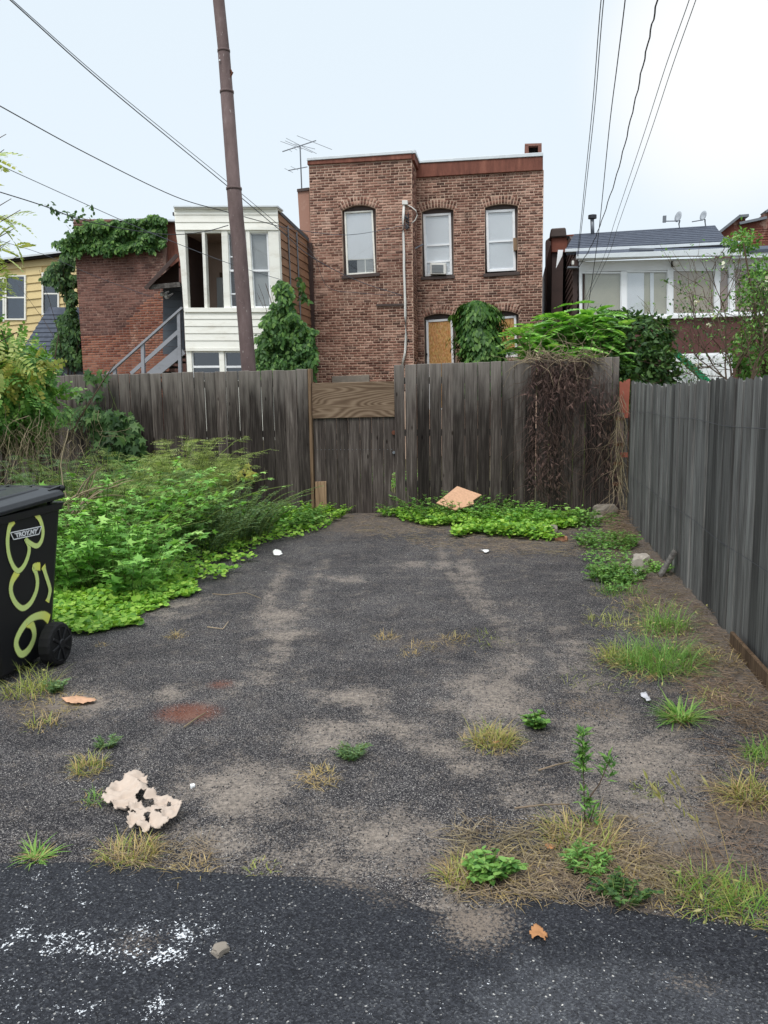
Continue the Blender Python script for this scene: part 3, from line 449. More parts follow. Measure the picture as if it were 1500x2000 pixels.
# ------------------------------------------------------------------ yellow house at far left
YY_ = 25.0; yh = thing('sided_house', 'pale yellow clapboard house with dark windows at the end of the row', 'house', P(40, 760, YY_).to_2d().to_3d())
wall_px([(-260, 545), (160, 497), (160, 760), (-260, 790)], YY_+.06, .3, 'yellow', yh)
win_y = [(-18, 544, 5, 625), (12, 540, 47, 622), (84, 535, 112, 612)]
for i in range(17):
    tl = 536+i*16.2; tr = 503-7+i*15.4; y0, y1 = tl, tr
    segs = [(-260, 150)]
    for (a, b, c, d2) in win_y:
        ym = (tl+tr)/2+8
        if b-6 < ym < d2+8: segs = [s for q in segs for s in ((q[0], min(q[1], a-3)), (max(q[0], c+3), q[1])) if s[1]-s[0] > 3]
    yy = lambda x, k: (tl+(tr-tl)*(x+260)/420)+k
    for (a, b) in segs:
        A = [P(a, yy(a, 0), YY_+.04), P(b, yy(b, 0), YY_+.04), P(b, yy(b, 16), YY_-.0), P(a, yy(a, 16), YY_-.0)]; MB().loft(A, [v+Vector((0, .055, 0)) for v in A]).build('clapboard', 'yellow', yh)
pix('roof_edge', [(-260, 538), (160, 488), (160, 493), (-260, 545)], YY_-.2, .8, 'dark', yh); pix('gutter', [(-260, 535), (160, 485), (160, 488.4), (-260, 539)], YY_-.24, .3, 'cap_metal', yh)
for (a, b, c, d2) in win_y:
    f = MB(); [f.pix(q, YY_-.03, .09) for q in (rect(a-3, b-3, a, d2+3), rect(c, b-3, c+3, d2+3), rect(a, b-3, c, b), rect(a, d2, c, d2+3))]; f = f.build('window', 'cream', yh); pix('pane', rect(a-1, b-1, c+1, d2+1), YY_+.02, .01, 'glass_dark', f); pix('rail', rect(a, (b+d2)/2-1.3, c, (b+d2)/2+1.3), YY_-.0, .03, 'cream', f); pix('room_sheet', rect(a-2, b-2, c+2, d2+2), YY_+.045, .01, 'dark', f)  # near-black sheet behind each pane paints the darkness of the unlit interior
# dark lean-to roof in front of it
A = [P(95, 600, 23.6), P(165, 600, 23.6), P(180, 705, 22.2), P(30, 705, 22.2)]; leanto = thing('lean_to', 'dark slate coloured lean-to shed roof beside the ivy covered brick wall', 'shed', (A[3].x, 22.4, 0))
MB().loft(A, [v+Vector((0, .03, -.08)) for v in A]).build('roof', 'shingle', leanto); MB().loft([Vector((v.x, v.y+.05, -.05)) for v in A], [v+Vector((0, .05, -.1)) for v in A]).build('wall', 'slate_siding', leanto)
for i in range(1, 12):
    a, b = A[0].lerp(A[3], i/12), A[1].lerp(A[2], i/12); a2, b2 = A[0].lerp(A[3], (i+.85)/12), A[1].lerp(A[2], (i+.85)/12); u = Vector((0, -.012, .02)); MB().loft([a, b, b2+u, a2+u], [a+u*-.6, b+u*-.6, b2, a2]).build('shingle', 'shingle', leanto)
# ------------------------------------------------------------------ white porch
YP = 18.5; Q = lambda u, v: (320+u/4.6875, 380+v/4.6875)
po = thing('enclosed_porch', 'cream clapboard two storey enclosed porch behind the rusty pole', 'porch', (-6.6, 19.5, 0))
def qp(name, pts, Y, d, mat, parent=po, bevel=.004): return pix(name, [Q(*p) for p in pts], Y, d, mat, parent, bevel)
def lap(name, u0a, u1a, v0, u0b, u1b, v1, Y, mat, parent, lapd=.018):
    A = [P(*Q(u0a, v0), Y+lapd), P(*Q(u1a, v0), Y+lapd), P(*Q(u1b, v1), Y), P(*Q(u0b, v1), Y)]; return MB().loft(A, [Vector((v.x, Y+.06, v.z)) for v in A]).build(name, mat, parent)
qp('roof_cap', [(84, 100), (1038, 96), (1038, 112), (84, 116)], YP-.12, .5, 'cap_metal'); qp('fascia', [(90, 117), (1034, 113), (1034, 130), (90, 134)], YP-.06, .4, 'cream')
ul = lambda v: 90+(v-110)*(.0845); ur = lambda v: 1034+(v-110)*(.0745)
for v0, v1 in [(134, 150), (151, 183), (184, 252), (253, 322)]: lap('clapboard', ul(v0), ur(v0), v0, ul(v1), ur(v1), v1, YP-.03, 'cream', po)
mids = lambda u0, v0, u1, v1, w0, w1: [(u0, v0), (u0+w0, v0), (u1+w1, v1), (u1, v1)]
for nm, pts in [('post', [(106, 322), (190, 322), (222, 1040), (182, 1060), (150, 620)]), ('mullion', mids(345, 322, 372, 1036, 27, 27)), ('post', mids(525, 322, 550, 1040, 56, 58)), ('post', mids(748, 322, 798, 1040, 34, 26)), ('corner_board', mids(952, 322, 984, 1060, 96, 96))]: qp(nm, pts, YP, .16, 'cream')
qp('header', [(190, 322), (950, 319), (950, 348), (190, 352)], YP+.02, .12, 'cream'); qp('sill', [(180, 1036), (1000, 1036), (1000, 1076), (184, 1076)], YP-.06, .25, 'cream')
for (u0, u1, v0, v1, b0, b1) in [(581, 748, 348, 1036, 608, 798), (782, 952, 348, 1036, 824, 984)]:
    f = MB(); fw = 14; f.pix([Q(u0, v0), Q(u0+fw, v0), Q(b0+fw, v1), Q(b0, v1)], YP+.06, .06); f.pix([Q(u1-fw, v0), Q(u1, v0), Q(b1, v1), Q(b1-fw, v1)], YP+.06, .06); f.pix([Q(u0, v0), Q(u1, v0), Q(u1, v0+fw), Q(u0, v0+fw)], YP+.064, .05); f.pix([Q(b0, v1-fw), Q(b1, v1-fw), Q(b1, v1), Q(b0, v1)], YP+.064, .05)
    f = f.build('window', 'white', po); qp('rail', [((u0+b0)/2, 687), ((u1+b1)/2, 687), ((u1+b1)/2, 706), ((u0+b0)/2, 706)], YP+.05, .07, 'white', f); qp('pane', [(u0+4, v0+4), (u1-4, v0+4), (b1-4, v1-4), (b0+4, v1-4)], YP+.085, .008, 'glass', f)
    if u0 < 700:
        for vv in (570, 910): qp('muntin', [((u0+b0)/2, vv-6), ((u1+b1)/2, vv-6), ((u1+b1)/2, vv+6), ((u0+b0)/2, vv+6)], YP+.075, .03, 'white', f)
    else: qp('curtain', [(u0, v0), (u1, v0), (b1, v1), (b0, v1)], YP+.15, .02, 'panel_grey', f)
for k, (v0, v1) in enumerate([(1077, 1139), (1140, 1204), (1205, 1270), (1271, 1336), (1337, 1404)]): lap('clapboard', 184+k*3, ur(v0)-2, v0, 186+k*3, ur(v1)-2, v1, YP-.03, 'cream', po)
qp('band', [(198, 1405), (1132, 1405), (1134, 1432), (200, 1432)], YP-.05, .2, 'cream')
for u in (204, 502, 760, 1090): qp('post', mids(u, 1432, u+16, 1760, 46, 46), YP, .16, 'cream')
for u0, u1 in ((252, 504), (552, 762), (810, 1090)):
    f = MB(); f.pix([Q(*p) for p in [(u0, 1432), (u1, 1432), (u1, 1448), (u0, 1448)]], YP+.05, .06); f.pix([Q(*p) for p in [(u0, 1432), (u0+14, 1432), (u0+26, 1760), (u0+10, 1760)]], YP+.05, .06); f = f.build('window', 'white', po); qp('rail', [(u0+8, 1568), (u1+6, 1566), (u1+6, 1586), (u0+8, 1588)], YP+.045, .06, 'white', f); qp('pane', [(u0, 1440), (u1, 1440), (u1+16, 1760), (u0+12, 1760)], YP+.09, .008, 'glass_dark', f); qp('room_sheet', [(u0-10, 1430), (u1+14, 1430), (u1+30, 1760), (u0, 1760)], YP+.6, .02, 'room_wall', f)
qp('base_wall', [(214, 1700), (1120, 1700), (1160, 2250), (240, 2250)], YP+.04, .2, 'cream')
xl, xr = P(*Q(140, 700), YP).x, P(*Q(1046, 700), YP).x; zt = P(*Q(560, 112), YP).z; zs = P(*Q(560, 1040), YP).z; zh = P(*Q(560, 330), YP).z
MB().box(xl+.05, xr-.06, YP+1.5, YP+1.6, zs-.4, zt-.1).build('back_wall', 'room_wall', po); MB().box(xl+.03, xr-.05, YP+.18, YP+2.1, zs-.08, zs-.02).build('floor', 'wood_grey', po); MB().box(xl+.05, xr-.06, YP+.2, YP+2.1, zh+.03, zh+.08).build('ceiling', 'room_wall', po); MB().box(xl-.02, xl+.05, YP+.17, YP+2.9, 0, zt-.3).build('side_wall', 'dark_siding', po)
dd = pix('door', [Q(482, 760), Q(545, 760), Q(548, 1060), Q(490, 1060)], YP+1.44, .06, 'panel_grey', po); pix('door', [Q(232, 700), Q(300, 705), Q(310, 1060), Q(240, 1060)], YP+1.46, .05, 'slate_siding', po)
for i in range(9): zz = zs+.05+i*.0; x = xl+.45+i*.09; MB().box(x, x+.075, YP+1.47, YP+1.498, zs, zs+1.05).build('wainscot_board', 'wood_tan', po)
# right-hand side wall: brown lap boards running back
ax = [(P(*Q(1046+ (v-110)*.04, v), YP)) for v in (120, 1700)]; zz0, zz1 = 0.0, zt-.12; n = 30
for i in range(n):
    z0 = zz0+(zz1-zz0)*i/n; z1 = zz0+(zz1-zz0)*(i+1)/n-.008; lean = lambda z: xr+.02-.022*(z-zs)
    if z1 < 1.4: continue
    drop = lambda y: -.06*(y-YP)*(i > n-3)
    A = [Vector((lean(z0)+.02, YP+.01, z0)), Vector((lean(z0)+.02, YP+3.03, z0)), Vector((lean(z1), YP+3.03, z1)), Vector((lean(z1), YP+.01, z1))]; MB().loft(A, [v+Vector((-.05, 0, 0)) for v in A]).build('side_board', 'brown_siding', po)
MB().box(xr-.16, xr-.06, YP+.17, YP+2.95, 0, zt-.2).build('side_wall', 'dark_siding', po)
MB().loft([Vector((xr+.04-.02*2.2, YP+.02, zt-.12)), Vector((xr-.0, YP+3, zt-.3)), Vector((xr-.0, YP+3, zt-.2)), Vector((xr+.04-.02*2.2, YP+.02, zt-.05))], [Vector((xl-.1, YP+.02, zt-.12)), Vector((xl-.1, YP+3, zt-.3)), Vector((xl-.1, YP+3, zt-.2)), Vector((xl-.1, YP+.02, zt-.05))]).build('roof', 'asphalt_roof', po)
for yb in (YP+.9, YP+1.7): MB().tube([(xr+.06-.02*2.2, yb, zt-.3), (xr+.09, yb, 1.2)], .018, 6).build('conduit', 'galv', po)
MB().box(xr-.2, XL0+.06, YL-.16, YL-.06, 0, zt-.35).build('dark_gap_filler', 'dark_siding', po)  # added filler; its dark colour stands in for the shaded gap
# stair, hood, lamp
st = thing('outside_stair', 'grey painted wooden stair with handrail climbing to the porch', 'stair', (P(290, 740, 18.7).x, 18.8, 0)); Z = lambda u, v: (140+u/6.818, 460+v/6.818)
for dy in (0, .95):
    MB().bar(P(*Z(380, 1937), 18.65+dy), P(*Z(1475, 962), 18.65+dy), .09, .05).build('handrail', 'grey_paint', st); MB().bar(P(*Z(790, 1840), 18.68+dy), P(*Z(1425, 1275), 18.68+dy), .04, .09).build('mid_rail', 'grey_paint', st); MB().bar(P(*Z(900, 2000), 18.7+dy), P(*Z(1480, 1520), 18.7+dy), .05, .24).build('stringer', 'grey_paint', st)
    for a, b in (((575, 1775), (590, 2500)), ((948, 1445), (975, 2500)), ((1428, 1005), (1468, 2500))): MB().bar(P(*Z(*a), 18.68+dy), P(*Z(*b), 18.68+dy), .085, .085, (0, 1, 0)).build('post', 'grey_paint', st, bevel=.006)
for i in range(7): c = P(*Z(1440-i*85, 1535+i*70), 18.7); MB().box(c.x-.14, c.x+.16, 18.72, 19.62, c.z-.02, c.z+.02).build('tread', 'wood_grey', st)
al = thing('entry_alcove', 'slate grey boarded side entry under a small pitched hood at the stair head', 'entry', (P(340, 700, 20).x, 20.2, 0))
for i in range(9): pix('board', [Z(1215, 640+i*105), Z(1500, 640+i*105), Z(1500, 742+i*105), Z(1215, 742+i*105)], 20.3+.006*(i % 2), .05, 'slate_siding', al)
MB().bar(P(*Z(985, 705), 18.7), P(*Z(1402, 262), 18.7), .05, .12, (0, 1, 0)).build('rafter', 'lintel', al); A = [P(*Z(980, 690), 18.62), P(*Z(1400, 240), 18.62), P(*Z(1400, 240), 20.3), P(*Z(980, 690), 20.3)]; MB().loft(A, [v+Vector((.03, 0, -.07)) for v in A]).build('hood_roof', 'dark_siding', al)
MB().bar(P(*Z(1030, 690), 18.72), P(*Z(1450, 652), 18.72), .06, .11).build('tie_beam', 'wood_grey', al); pix('gable_panel', [Z(1050, 660), Z(1420, 640), Z(1420, 340)], 19.4, .04, 'dark_siding', al)
lm = thing('flood_lamp', 'white round flood lamp under the stair hood', 'lamp', P(326, 579, 20.1))
for u, v in ((1265, 810), (1208, 780)):
    c = P(*Z(u, v), 19.95); MB().tube([c+Vector((.05, .28, .1)), c+Vector((0, .1, 0)), c], [.02, .04, .065], 12).build('lamp_head', 'white_plastic', lm, True)
# ------------------------------------------------------------------ right house
YH = 19.0; rh = thing('bungalow', 'low house with a wide white window band and grey shingle roof on the right', 'house', (4.0, 20, 0)); XH = P(1131, 520, YH).x
K = lambda u, v: (1250+u/5.716, 400+v/5.716)
def rp(name, poly, d, mat, dy=0.0, parent=rh, bevel=.004): return pix(name, poly, YH+dy, d, mat, parent, bevel)
for i in range(26):   # brown lap siding on the flank
    z0 = .3+i*.17; A = [Vector((XH-.03, YH+.05, z0)), Vector((XH-.03, 30, z0)), Vector((XH-.005, 30, z0+.165)), Vector((XH-.005, YH+.05, z0+.165))]; MB().loft(A, [v+Vector((.06, 0, 0)) for v in A]).build('side_board', 'dark_siding', rh)
zq = P(1122, 458, 23).z; A = [Vector((XH+.035, YH+.05, 0)), Vector((XH+.035, YH+.05, P(1131, 503, YH).z)), Vector((XH+.035, 23.2, zq)), Vector((XH+.035, 30, zq)), Vector((XH+.035, 30, 0))]; MB().loft(A, [v+Vector((.1, 0, 0)) for v in A]).build('side_wall', 'dark_siding', rh)
for i in range(9):
    z0 = 4.72+i*.17; y0 = YH+.05+max(0, (z0+.165-P(1131, 503, YH).z)/(zq-P(1131, 503, YH).z))*(23.15-YH); A = [Vector((XH-.03, y0, z0)), Vector((XH-.03, 30, z0)), Vector((XH-.005, 30, z0+.165)), Vector((XH-.005, y0, z0+.165))]
    if z0+.17 < zq: MB().loft(A, [v+Vector((.06, 0, 0)) for v in A]).build('side_board', 'dark_siding', rh)
xm = P(1079, 480, 23.2).x; MB().box(xm, xm+.3, 23.3, 36, 0, P(1079, 461, 23.2).z).build('side_wall', 'dark_siding', rh)
rp('corner', [(1118, 505), (1131, 505), (1131, 800), (1122, 800)], .06, 'dark_siding', .05)
rp('fascia_panel', [(1131, 511), (1560, 499), (1560, 522), (1131, 531)], .12, 'white', .02)
for p in ([(1131, 531), (1136, 531), (1137, 622), (1132, 622)], [(1213, 530), (1224, 529.5), (1225, 618), (1214, 618)], [(1304, 527), (1314, 526.5), (1315, 616), (1305, 617)], [(1396, 523), (1406, 522.5), (1407, 614), (1397, 614)], [(1424, 522), (1434, 521), (1436, 612), (1426, 613)], [(1520, 518), (1530, 517), (1532, 610), (1522, 610)]): rp('post', p, .12, 'white', -.02)
for (a, b) in ((1136, 1213), (1224, 1304), (1314, 1396), (1406, 1424), (1434, 1520)):
    y0 = 531-(a-1136)*.028; y1 = 619-(a-1136)*.02; f = MB(); f.pix(rect(a, y0, b, y0+3), YH+.02, .06); f.pix(rect(a, y1-4, b, y1), YH+.02, .06); f.pix(rect(a, y0, a+1.5, y1), YH+.024, .06); f.pix(rect(b-1.5, y0, b, y1), YH+.024, .06)
    f = f.build('window', 'white', rh); pix('pane', rect(a-.5, y0, b+.5, y1), YH+.05, .008, 'glass', f); pix('curtain', rect(a-2, y0-2, b+2, y1+2), YH+.1, .02, 'curtain' if a in (1136, 1224) else ('curtain_tan' if a == 1314 else 'room_wall'), f)
    if a == 1224: pix('drape', rect(1224, 528, 1258, 620), YH+.065, .03, 'blind', f); pix('drape', rect(1270, 528, 1277, 620), YH+.065, .03, 'blind', f)
rp('sill', [(1131, 622), (1560, 608), (1560, 614), (1131, 628)], .2, 'white', -.06); rp('lower_wall', [(1131, 628), (1560, 614), (1560, 900), (1131, 900)], .15, 'maroon', .03)
rp('gutter', [(1126, 497), (1300, 490), (1450, 483), (1450, 499), (1300, 500), (1126, 505)], .16, 'cap_metal', -.4); rp('gutter', [(1430, 492), (1560, 486), (1560, 500), (1430, 505)], .14, 'cap_metal', -.35)
A = [P(1126, 499, YH-.38), P(1560, 484, YH-.38), P(1560, 478, YH+.7), P(1126, 490, YH+.7)]; MB().loft(A, [v+Vector((0, 0, -.06)) for v in A]).build('lower_roof', 'shingle', rh); MB().box(XH-.02, 6.5, YH-.36, YH+.05, P(1300, 503, YH).z, P(1300, 500, YH).z).build('soffit', 'white', rh)
rp('drip_edge', [(1104, 486), (1300, 478), (1460, 470), (1460, 475), (1300, 484), (1104, 492)], .1, 'cap_metal', .62)
n = 9; lo_ = [P(1106, 487, 19.75), P(1440, 471, 19.75)]; hi_ = [P(1122, 458, 23), P(1290, 450, 23), P(1396, 441, 23)]
MB().loft([lo_[0], lo_[1], P(1414, 462, 21.5), hi_[2], hi_[1], hi_[0]], [v+Vector((0, .05, -.12)) for v in (lo_[0], lo_[1], P(1414, 462, 21.5), hi_[2], hi_[1], hi_[0])]).build('roof', 'shingle', rh)
for i in range(n):
    t0, t1 = i/n, (i+1)/n; r_ = hi_[2]; a0, a1 = lo_[0].lerp(hi_[0], t0), lo_[0].lerp(hi_[0], t1); rr = Vector((lo_[1].x-.25, lo_[1].y, lo_[1].z)); b0, b1 = rr.lerp(r_, t0), rr.lerp(r_, t1); u = Vector((0, 0, .03)); MB().loft([a0+u, b0+u, b1+u*.4, a1+u*.4], [a0, b0, b1, a1]).build('shingle_course', 'shingle', rh)
pix('party_wall', [(1077, 461), (1127, 457), (1128, 492), (1078, 492)], 23.2, .5, 'brick_red', rh); pix('chimney', [(1076, 446), (1105, 444), (1107, 462), (1074, 464)], 23.1, .6, 'lintel', rh, .03); pix('side_wall', [(1066, 470), (1078, 460), (1080, 800), (1064, 800)], 27, .4, 'dark_siding', rh); pix('wall_vent', rect(1107, 460.5, 1121, 467), 23.15, .1, 'dark', rh); pix('barge_board', [(1090, 488), (1100, 488), (1098, 500), (1086, 524)], 20.5, .06, 'white', rh); pix('flue_strip', rect(1230, 484.5, 1278, 488), 18.9, .1, 'galv', rh)
vp = thing('roof_vent', 'dark capped metal vent pipe on the shingle roof', 'vent', P(1157, 459, 22.6)); MB().tube([P(1157.5, 461, 22.6), P(1156.5, 425, 22.6)], .05, 10).build('pipe', 'galv', vp, True); c = P(1157, 424, 22.6); MB().tube([c-Vector((0, 0, .04)), c+Vector((0, 0, .05))], .11, 12).build('cap', 'wire', vp)
wl = thing('wall_lamp', 'white round lamp above the window band of the low house', 'lamp', P(1321, 514, YH-.1)); c = P(1321, 514, YH-.12); MB().tube([c+Vector((-.03, .16, .02)), c+Vector((0, .06, 0)), c], [.03, .07, .08], 14).build('lamp_head', 'white_plastic', wl, True); pix('box', rect(1312, 510, 1318, 520), YH-.06, .1, 'dark', wl)
mt = thing('meter_lamp', 'small white fitting with a bracket on the dark flank of the low house', 'lamp', P(1119, 515, YH-.2)); pix('fitting', rect(1117, 509, 1121.5, 517), YH-.2, .08, 'white_plastic', mt, .01); pix('bracket', rect(1109, 520, 1130, 523), YH-.18, .25, 'galv', mt)
for k, (cx, cy, ax_, ay, mx_, my, lab) in enumerate([(1324, 423, 1297, 432, 1328, 449, 'grey satellite dish with a boxed receiver arm on the shingle roof'), (1373, 421, 1352, 433, 1379, 445, 'grey satellite dish with a plain short arm on the shingle roof')]):
    sdh = thing('satellite_dish', lab, 'satellite dish', P(mx_, my, 22.7), 'dishes on the shingle roof'); c = P(cx, cy, 22.6); nrm = Vector((-.85, -.5, .2)).normalized(); s_ = 1.0 if k == 0 else .92
    e1 = nrm.cross(Vector((0, 0, 1))).normalized(); e2 = e1.cross(nrm); mb = MB(); vs_ = [c-nrm*.03]; fs = []
    for ring in (1, 2):
        for j in range(20): a = j*math.pi/10; r0 = .068*ring*s_; vs_.append(c-nrm*(.03*(1-(ring/2)**2))+e1*math.cos(a)*r0*.9+e2*math.sin(a)*r0)
    fs += [(0, 1+j, 1+(j+1) % 20) for j in range(20)]+[(1+j, 21+j, 21+(j+1) % 20, 1+(j+1) % 20) for j in range(20)]
    o = mb.add(vs_, fs).build('reflector', 'dish', sdh, True); md = o.modifiers.new('t', 'SOLIDIFY'); md.thickness = .012
    MB().tube([c-Vector((0, 0, .11)), P(ax_, ay, 22.3)], .014, 6).build('arm', 'galv', sdh); MB().tube([c-nrm*.07-Vector((0, 0, .08)), P(mx_-2, my-12, 22.75), P(mx_, my+3, 22.7)], .018, 6).build('mast', 'galv', sdh)
    if k == 0: q = P(1297, 428, 22.3); MB().box(q.x-.03, q.x+.05, q.y-.04, q.y+.04, q.z-.08, q.z+.08).build('receiver', 'galv', sdh)
bb = thing('brick_house', 'distant red brick building with a stepped gable beyond the shingle roof', 'house', P(1480, 760, 25).to_2d().to_3d())
pix('wall', [(1404, 456), (1441, 427), (1456, 427), (1456, 434), (1440, 441), (1492, 430), (1492, 418), (1502, 411), (1700, 395), (1700, 760), (1404, 760)], 25, .5, 'brick_red', bb)
Xa, Xb = P(1450, 450, 25).x, P(1700, 450, 25).x; bricks_to([b for b in rows(Xa, Xb, P(1450, 475, 25).z, P(1450, 446, 25).z, [])], 25, bb, 'brick_red')
for a, b in (((1402, 456), (1442, 424)), ((1440, 425.5), (1458, 424)), ((1440, 439.5), (1493, 428)), ((1491, 417), (1504, 409)), ((1502, 410), (1700, 393))): MB().bar(P(*a, 25.1), P(*b, 25.1), .5, .07).build('coping', 'galv', bb)
sh = thing('white_shed', 'white panelled lean-to with a green sloping rail behind the grey side fence', 'shed', P(1370, 760, 17.5).to_2d().to_3d()); pix('wall', [(1308, 692), (1430, 688), (1434, 800), (1312, 800)], 17.5, .2, 'white', sh); pix('rail', [(1313, 689), (1329, 689), (1392, 745), (1372, 745)], 17.2, .1, 'green_paint', sh, .01)
for i in range(4): pix('panel', [(1312+i*30, 694), (1339+i*30, 693), (1341+i*30, 780), (1314+i*30, 780)], 17.47, .04, 'white', sh)
# ------------------------------------------------------------------ back fence, gate
YF = 10.83
def board(x0, x1, zt, z0, Y, mat, parent, name='board', th=.022, tilt=0.0, notch=None):
    dz = rng.uniform(-.004, .004); A = [(x0, Y, z0), (x1, Y, z0), (x1+tilt, Y, zt+dz), (x0+tilt, Y, zt-dz)]
    if notch: A = A[:2]+[(x1, Y, notch[0]), (x1-notch[2], Y, notch[0]+.06), (x1-notch[2]*.7, Y, notch[1]-.04), (x1, Y, notch[1])]+A[2:]
    return MB().loft([Vector(v) for v in A], [Vector(v)+Vector((0, th, 0)) for v in A]).build(name, mat, parent, bevel=0 if notch else .006)
fl = thing('board_fence', 'dark weathered board fence left of the gate with climbing vine', 'fence', (-5, YF, 0)); fr_ = thing('board_fence', 'dark weathered board fence right of the gate hung with dead vines', 'fence', (0, YF, 0))
x = -2.80
while x > -9.2: w_ = rng.uniform(.152, .178); board(x-w_, x-rng.choice([.003, .004, .009]), 2.025+.004*(x+2.76)+rng.uniform(-.008, .008), -.05, YF+rng.uniform(-.006, .006), 'wood_fence', fl, tilt=rng.uniform(-.006, .006)); x -= w_
x = -1.60
while x < 1.30: w_ = min(rng.uniform(.145, .175), 1.345-x); board(x, x+w_-rng.choice([.003, .004, .009]), 2.055+.0147*(x+1.6)+rng.uniform(-.007, .007), -.05, YF-.01+rng.uniform(-.006, .006), 'wood_fence', fr_, tilt=rng.uniform(-.006, .006)); x += w_
for zz in (.4, 1.1, 1.8): MB().box(-9.2, -2.8, YF+.03, YF+.07, zz, zz+.09).build('rail', 'wood_grey', fl); MB().box(-1.6, 1.33, YF+.02, YF+.06, zz, zz+.09).build('rail', 'wood_grey', fr_)
for xx in (-8.6, -6.5, -4.6): MB().box(xx, xx+.09, YF+.071, YF+.16, -.06, 1.95).build('post', 'wood_grey', fl)
MB().box(-2.797, -2.757, YF-.03, YF+.12, -.05, 2.03).build('end_post', 'wood_tan', fl, bevel=.004)
gt = thing('gate', 'dark board gate under a wide grained plank between the fences', 'gate', (-2.2, YF, 0)); x = -2.752
for i in range(7): w_ = (1.15)/7; board(x, x+w_-.004, 1.37, .015, YF+.03+rng.uniform(-.004, .004), 'wood_fence', gt, notch=((.28, .62, .075) if i == 6 else None)); x += w_
pix('plank', [(609, 748), (771, 744.5), (771, 814), (609, 817.5)], YF-.0, .03, 'plywood', gt, .004); pix('patch_board', [(615, 941), (637, 940), (638, 992), (616, 994)], YF-.012, .025, 'wood_tan', gt, .003)
for zz in (.35, 1.05): MB().box(-2.74, -1.7, YF+.058, YF+.1, zz, zz+.09).build('rail', 'wood_grey', gt)
for x in np.arange(-2.7, -1.65, .055): MB().tube([(x, YF+.036, .92), (x, YF+.024, .92)], .005, 6).build('nail', 'galv', gt)
kn = P(769, 845, YF); MB().tube([(kn.x, YF+.04, kn.z), (kn.x, YF+.0, kn.z)], .03, 10).build('knob', 'rust', gt); kn = P(769, 884, YF); MB().tube([(kn.x, YF+.04, kn.z), (kn.x, YF+.0, kn.z)], .02, 10).build('lock', 'galv', gt)
rp_ = thing('corner_post', 'rusty pipe post with a red corrugated metal strip where two fences meet', 'post', (1.4, YF-.05, 0))
A = [P(1210, 746, 10.72), P(1231, 742, 10.72), P(1227, 816, 10.72), P(1210, 818, 10.72)]
for i in range(5): f0, f1 = i/5, (i+1)/5; B = [A[0].lerp(A[1], f0), A[0].lerp(A[1], f1), A[3].lerp(A[2], f1), A[3].lerp(A[2], f0)]; B = [b+Vector((0, 0, rng.uniform(-.02, .02)*(j < 2))) for j, b in enumerate(B)]; MB().loft(B, [b+Vector((0, .02+.015*(i % 2), 0)) for b in B]).build('red_strip', 'red_metal', rp_)
MB().tube([P(1213, 806, 10.74), P(1206, 900, 10.74), P(1205, 1004, 10.74)], .045, 10).build('pipe', 'rust_pole', rp_, True); 
for y_ in (818, 868, 905, 945): c = P(1211-(y_-818)*.05, y_, 10.74); MB().tube([c-Vector((0, 0, .02)), c+Vector((0, 0, .02))], .055, 10).build('clamp', 'rust', rp_)
pix('bracket', rect(1212, 884, 1226, 893), 10.7, .03, 'red_metal', rp_); pix('grey_board', [(1219, 812), (1227, 812), (1221, 1008), (1213, 1008)], 10.86, .03, 'wood_grey', rp_)
# ------------------------------------------------------------------ picket fence on the right
pf = thing('stockade_fence', 'weathered grey side fence of upright boards running along the pad', 'fence', (1.45, 7, 0)); XF = 1.45; y = 10.62; k = 0
while y > 1.6:
    w_ = rng.uniform(.11, .19); z1 = 1.745+.02*math.sin(y*1.3)+.025*math.sin(y*.6+1)+rng.uniform(-.012, .012); x0 = XF+rng.uniform(-.013, .013); ln = rng.uniform(-.008, .008); tw = rng.uniform(-.012, .012); n = 6; prof = [(0.02, 0), (-.006, 0)]+[(-.006-.007*math.sin(math.pi*j/n), w_*j/n) for j in range(1, n)]+[(-.006, w_), (.02, w_)]
    gap = rng.uniform(.004, .009) if rng.random() > .06 else .016; A = [Vector((x0+a, y-b*(w_-gap)/w_, -.04)) for a, b in prof]; Bz = [z1-.02*abs(2*b/w_-1)**3+rng.uniform(-.011, .008) for a, b in prof]; B = [Vector((x0+a+ln, y-b*(w_-gap)/w_+tw, bz)) for (a, b), bz in zip(prof, Bz)]
    MB().loft(A, B).build('board', 'wood_picket', pf); y -= w_; k += 1
for zz in (.35, 1.0, 1.5): MB().box(XF+.028, XF+.068, 1.6, 10.6, zz, zz+.08).build('rail', 'wood_grey', pf)
for zz in (.62, 1.42): MB().tube([(XF-.027, yy_, zz+.01*math.sin(yy_*3)) for yy_ in np.arange(1.7, 10.6, .3)], .0022, 4).build('tie_wire', 'wire', pf)
for yy_ in (2.2, 4.4, 6.6, 8.8): MB().box(XF+.07, XF+.16, yy_, yy_+.09, -.06, 1.6).build('post', 'wood_grey', pf)
# ------------------------------------------------------------------ rusty pole
YO = 12.9; pl = thing('utility_pole', 'tall leaning rusty brown steel pole rising behind the board fence', 'pole', P(489, 1010, YO)); pts = [(505, 1000, 33), (486, 724, 29), (466, 470, 28.6), (461, 420, 28.6), (457, 368, 28.4), (457, 366, 25.6), (443, 180, 24.8), (443, 178, 23.2), (437, 100, 22.6), (437, 98, 22), (427, 0, 21.8), (410, -240, 20), (395, -420, 18)]
pp = [P(a, b, YO) for a, b, _ in pts]; MB().tube(pp, [w_/2/F*YO*1.0 for *_, w_ in pts], 20).build('shaft', 'rust_pole', pl, True)
for (a, b, w_) in ((457, 368, 29.5), (443, 179, 25.8), (437, 99, 23.2)): c = P(a, b, YO); MB().tube([c-Vector((0, 0, .025)), c+Vector((0, 0, .012))], w_/2/F*YO+.004, 20).build('collar', 'rust_pole', pl, True)
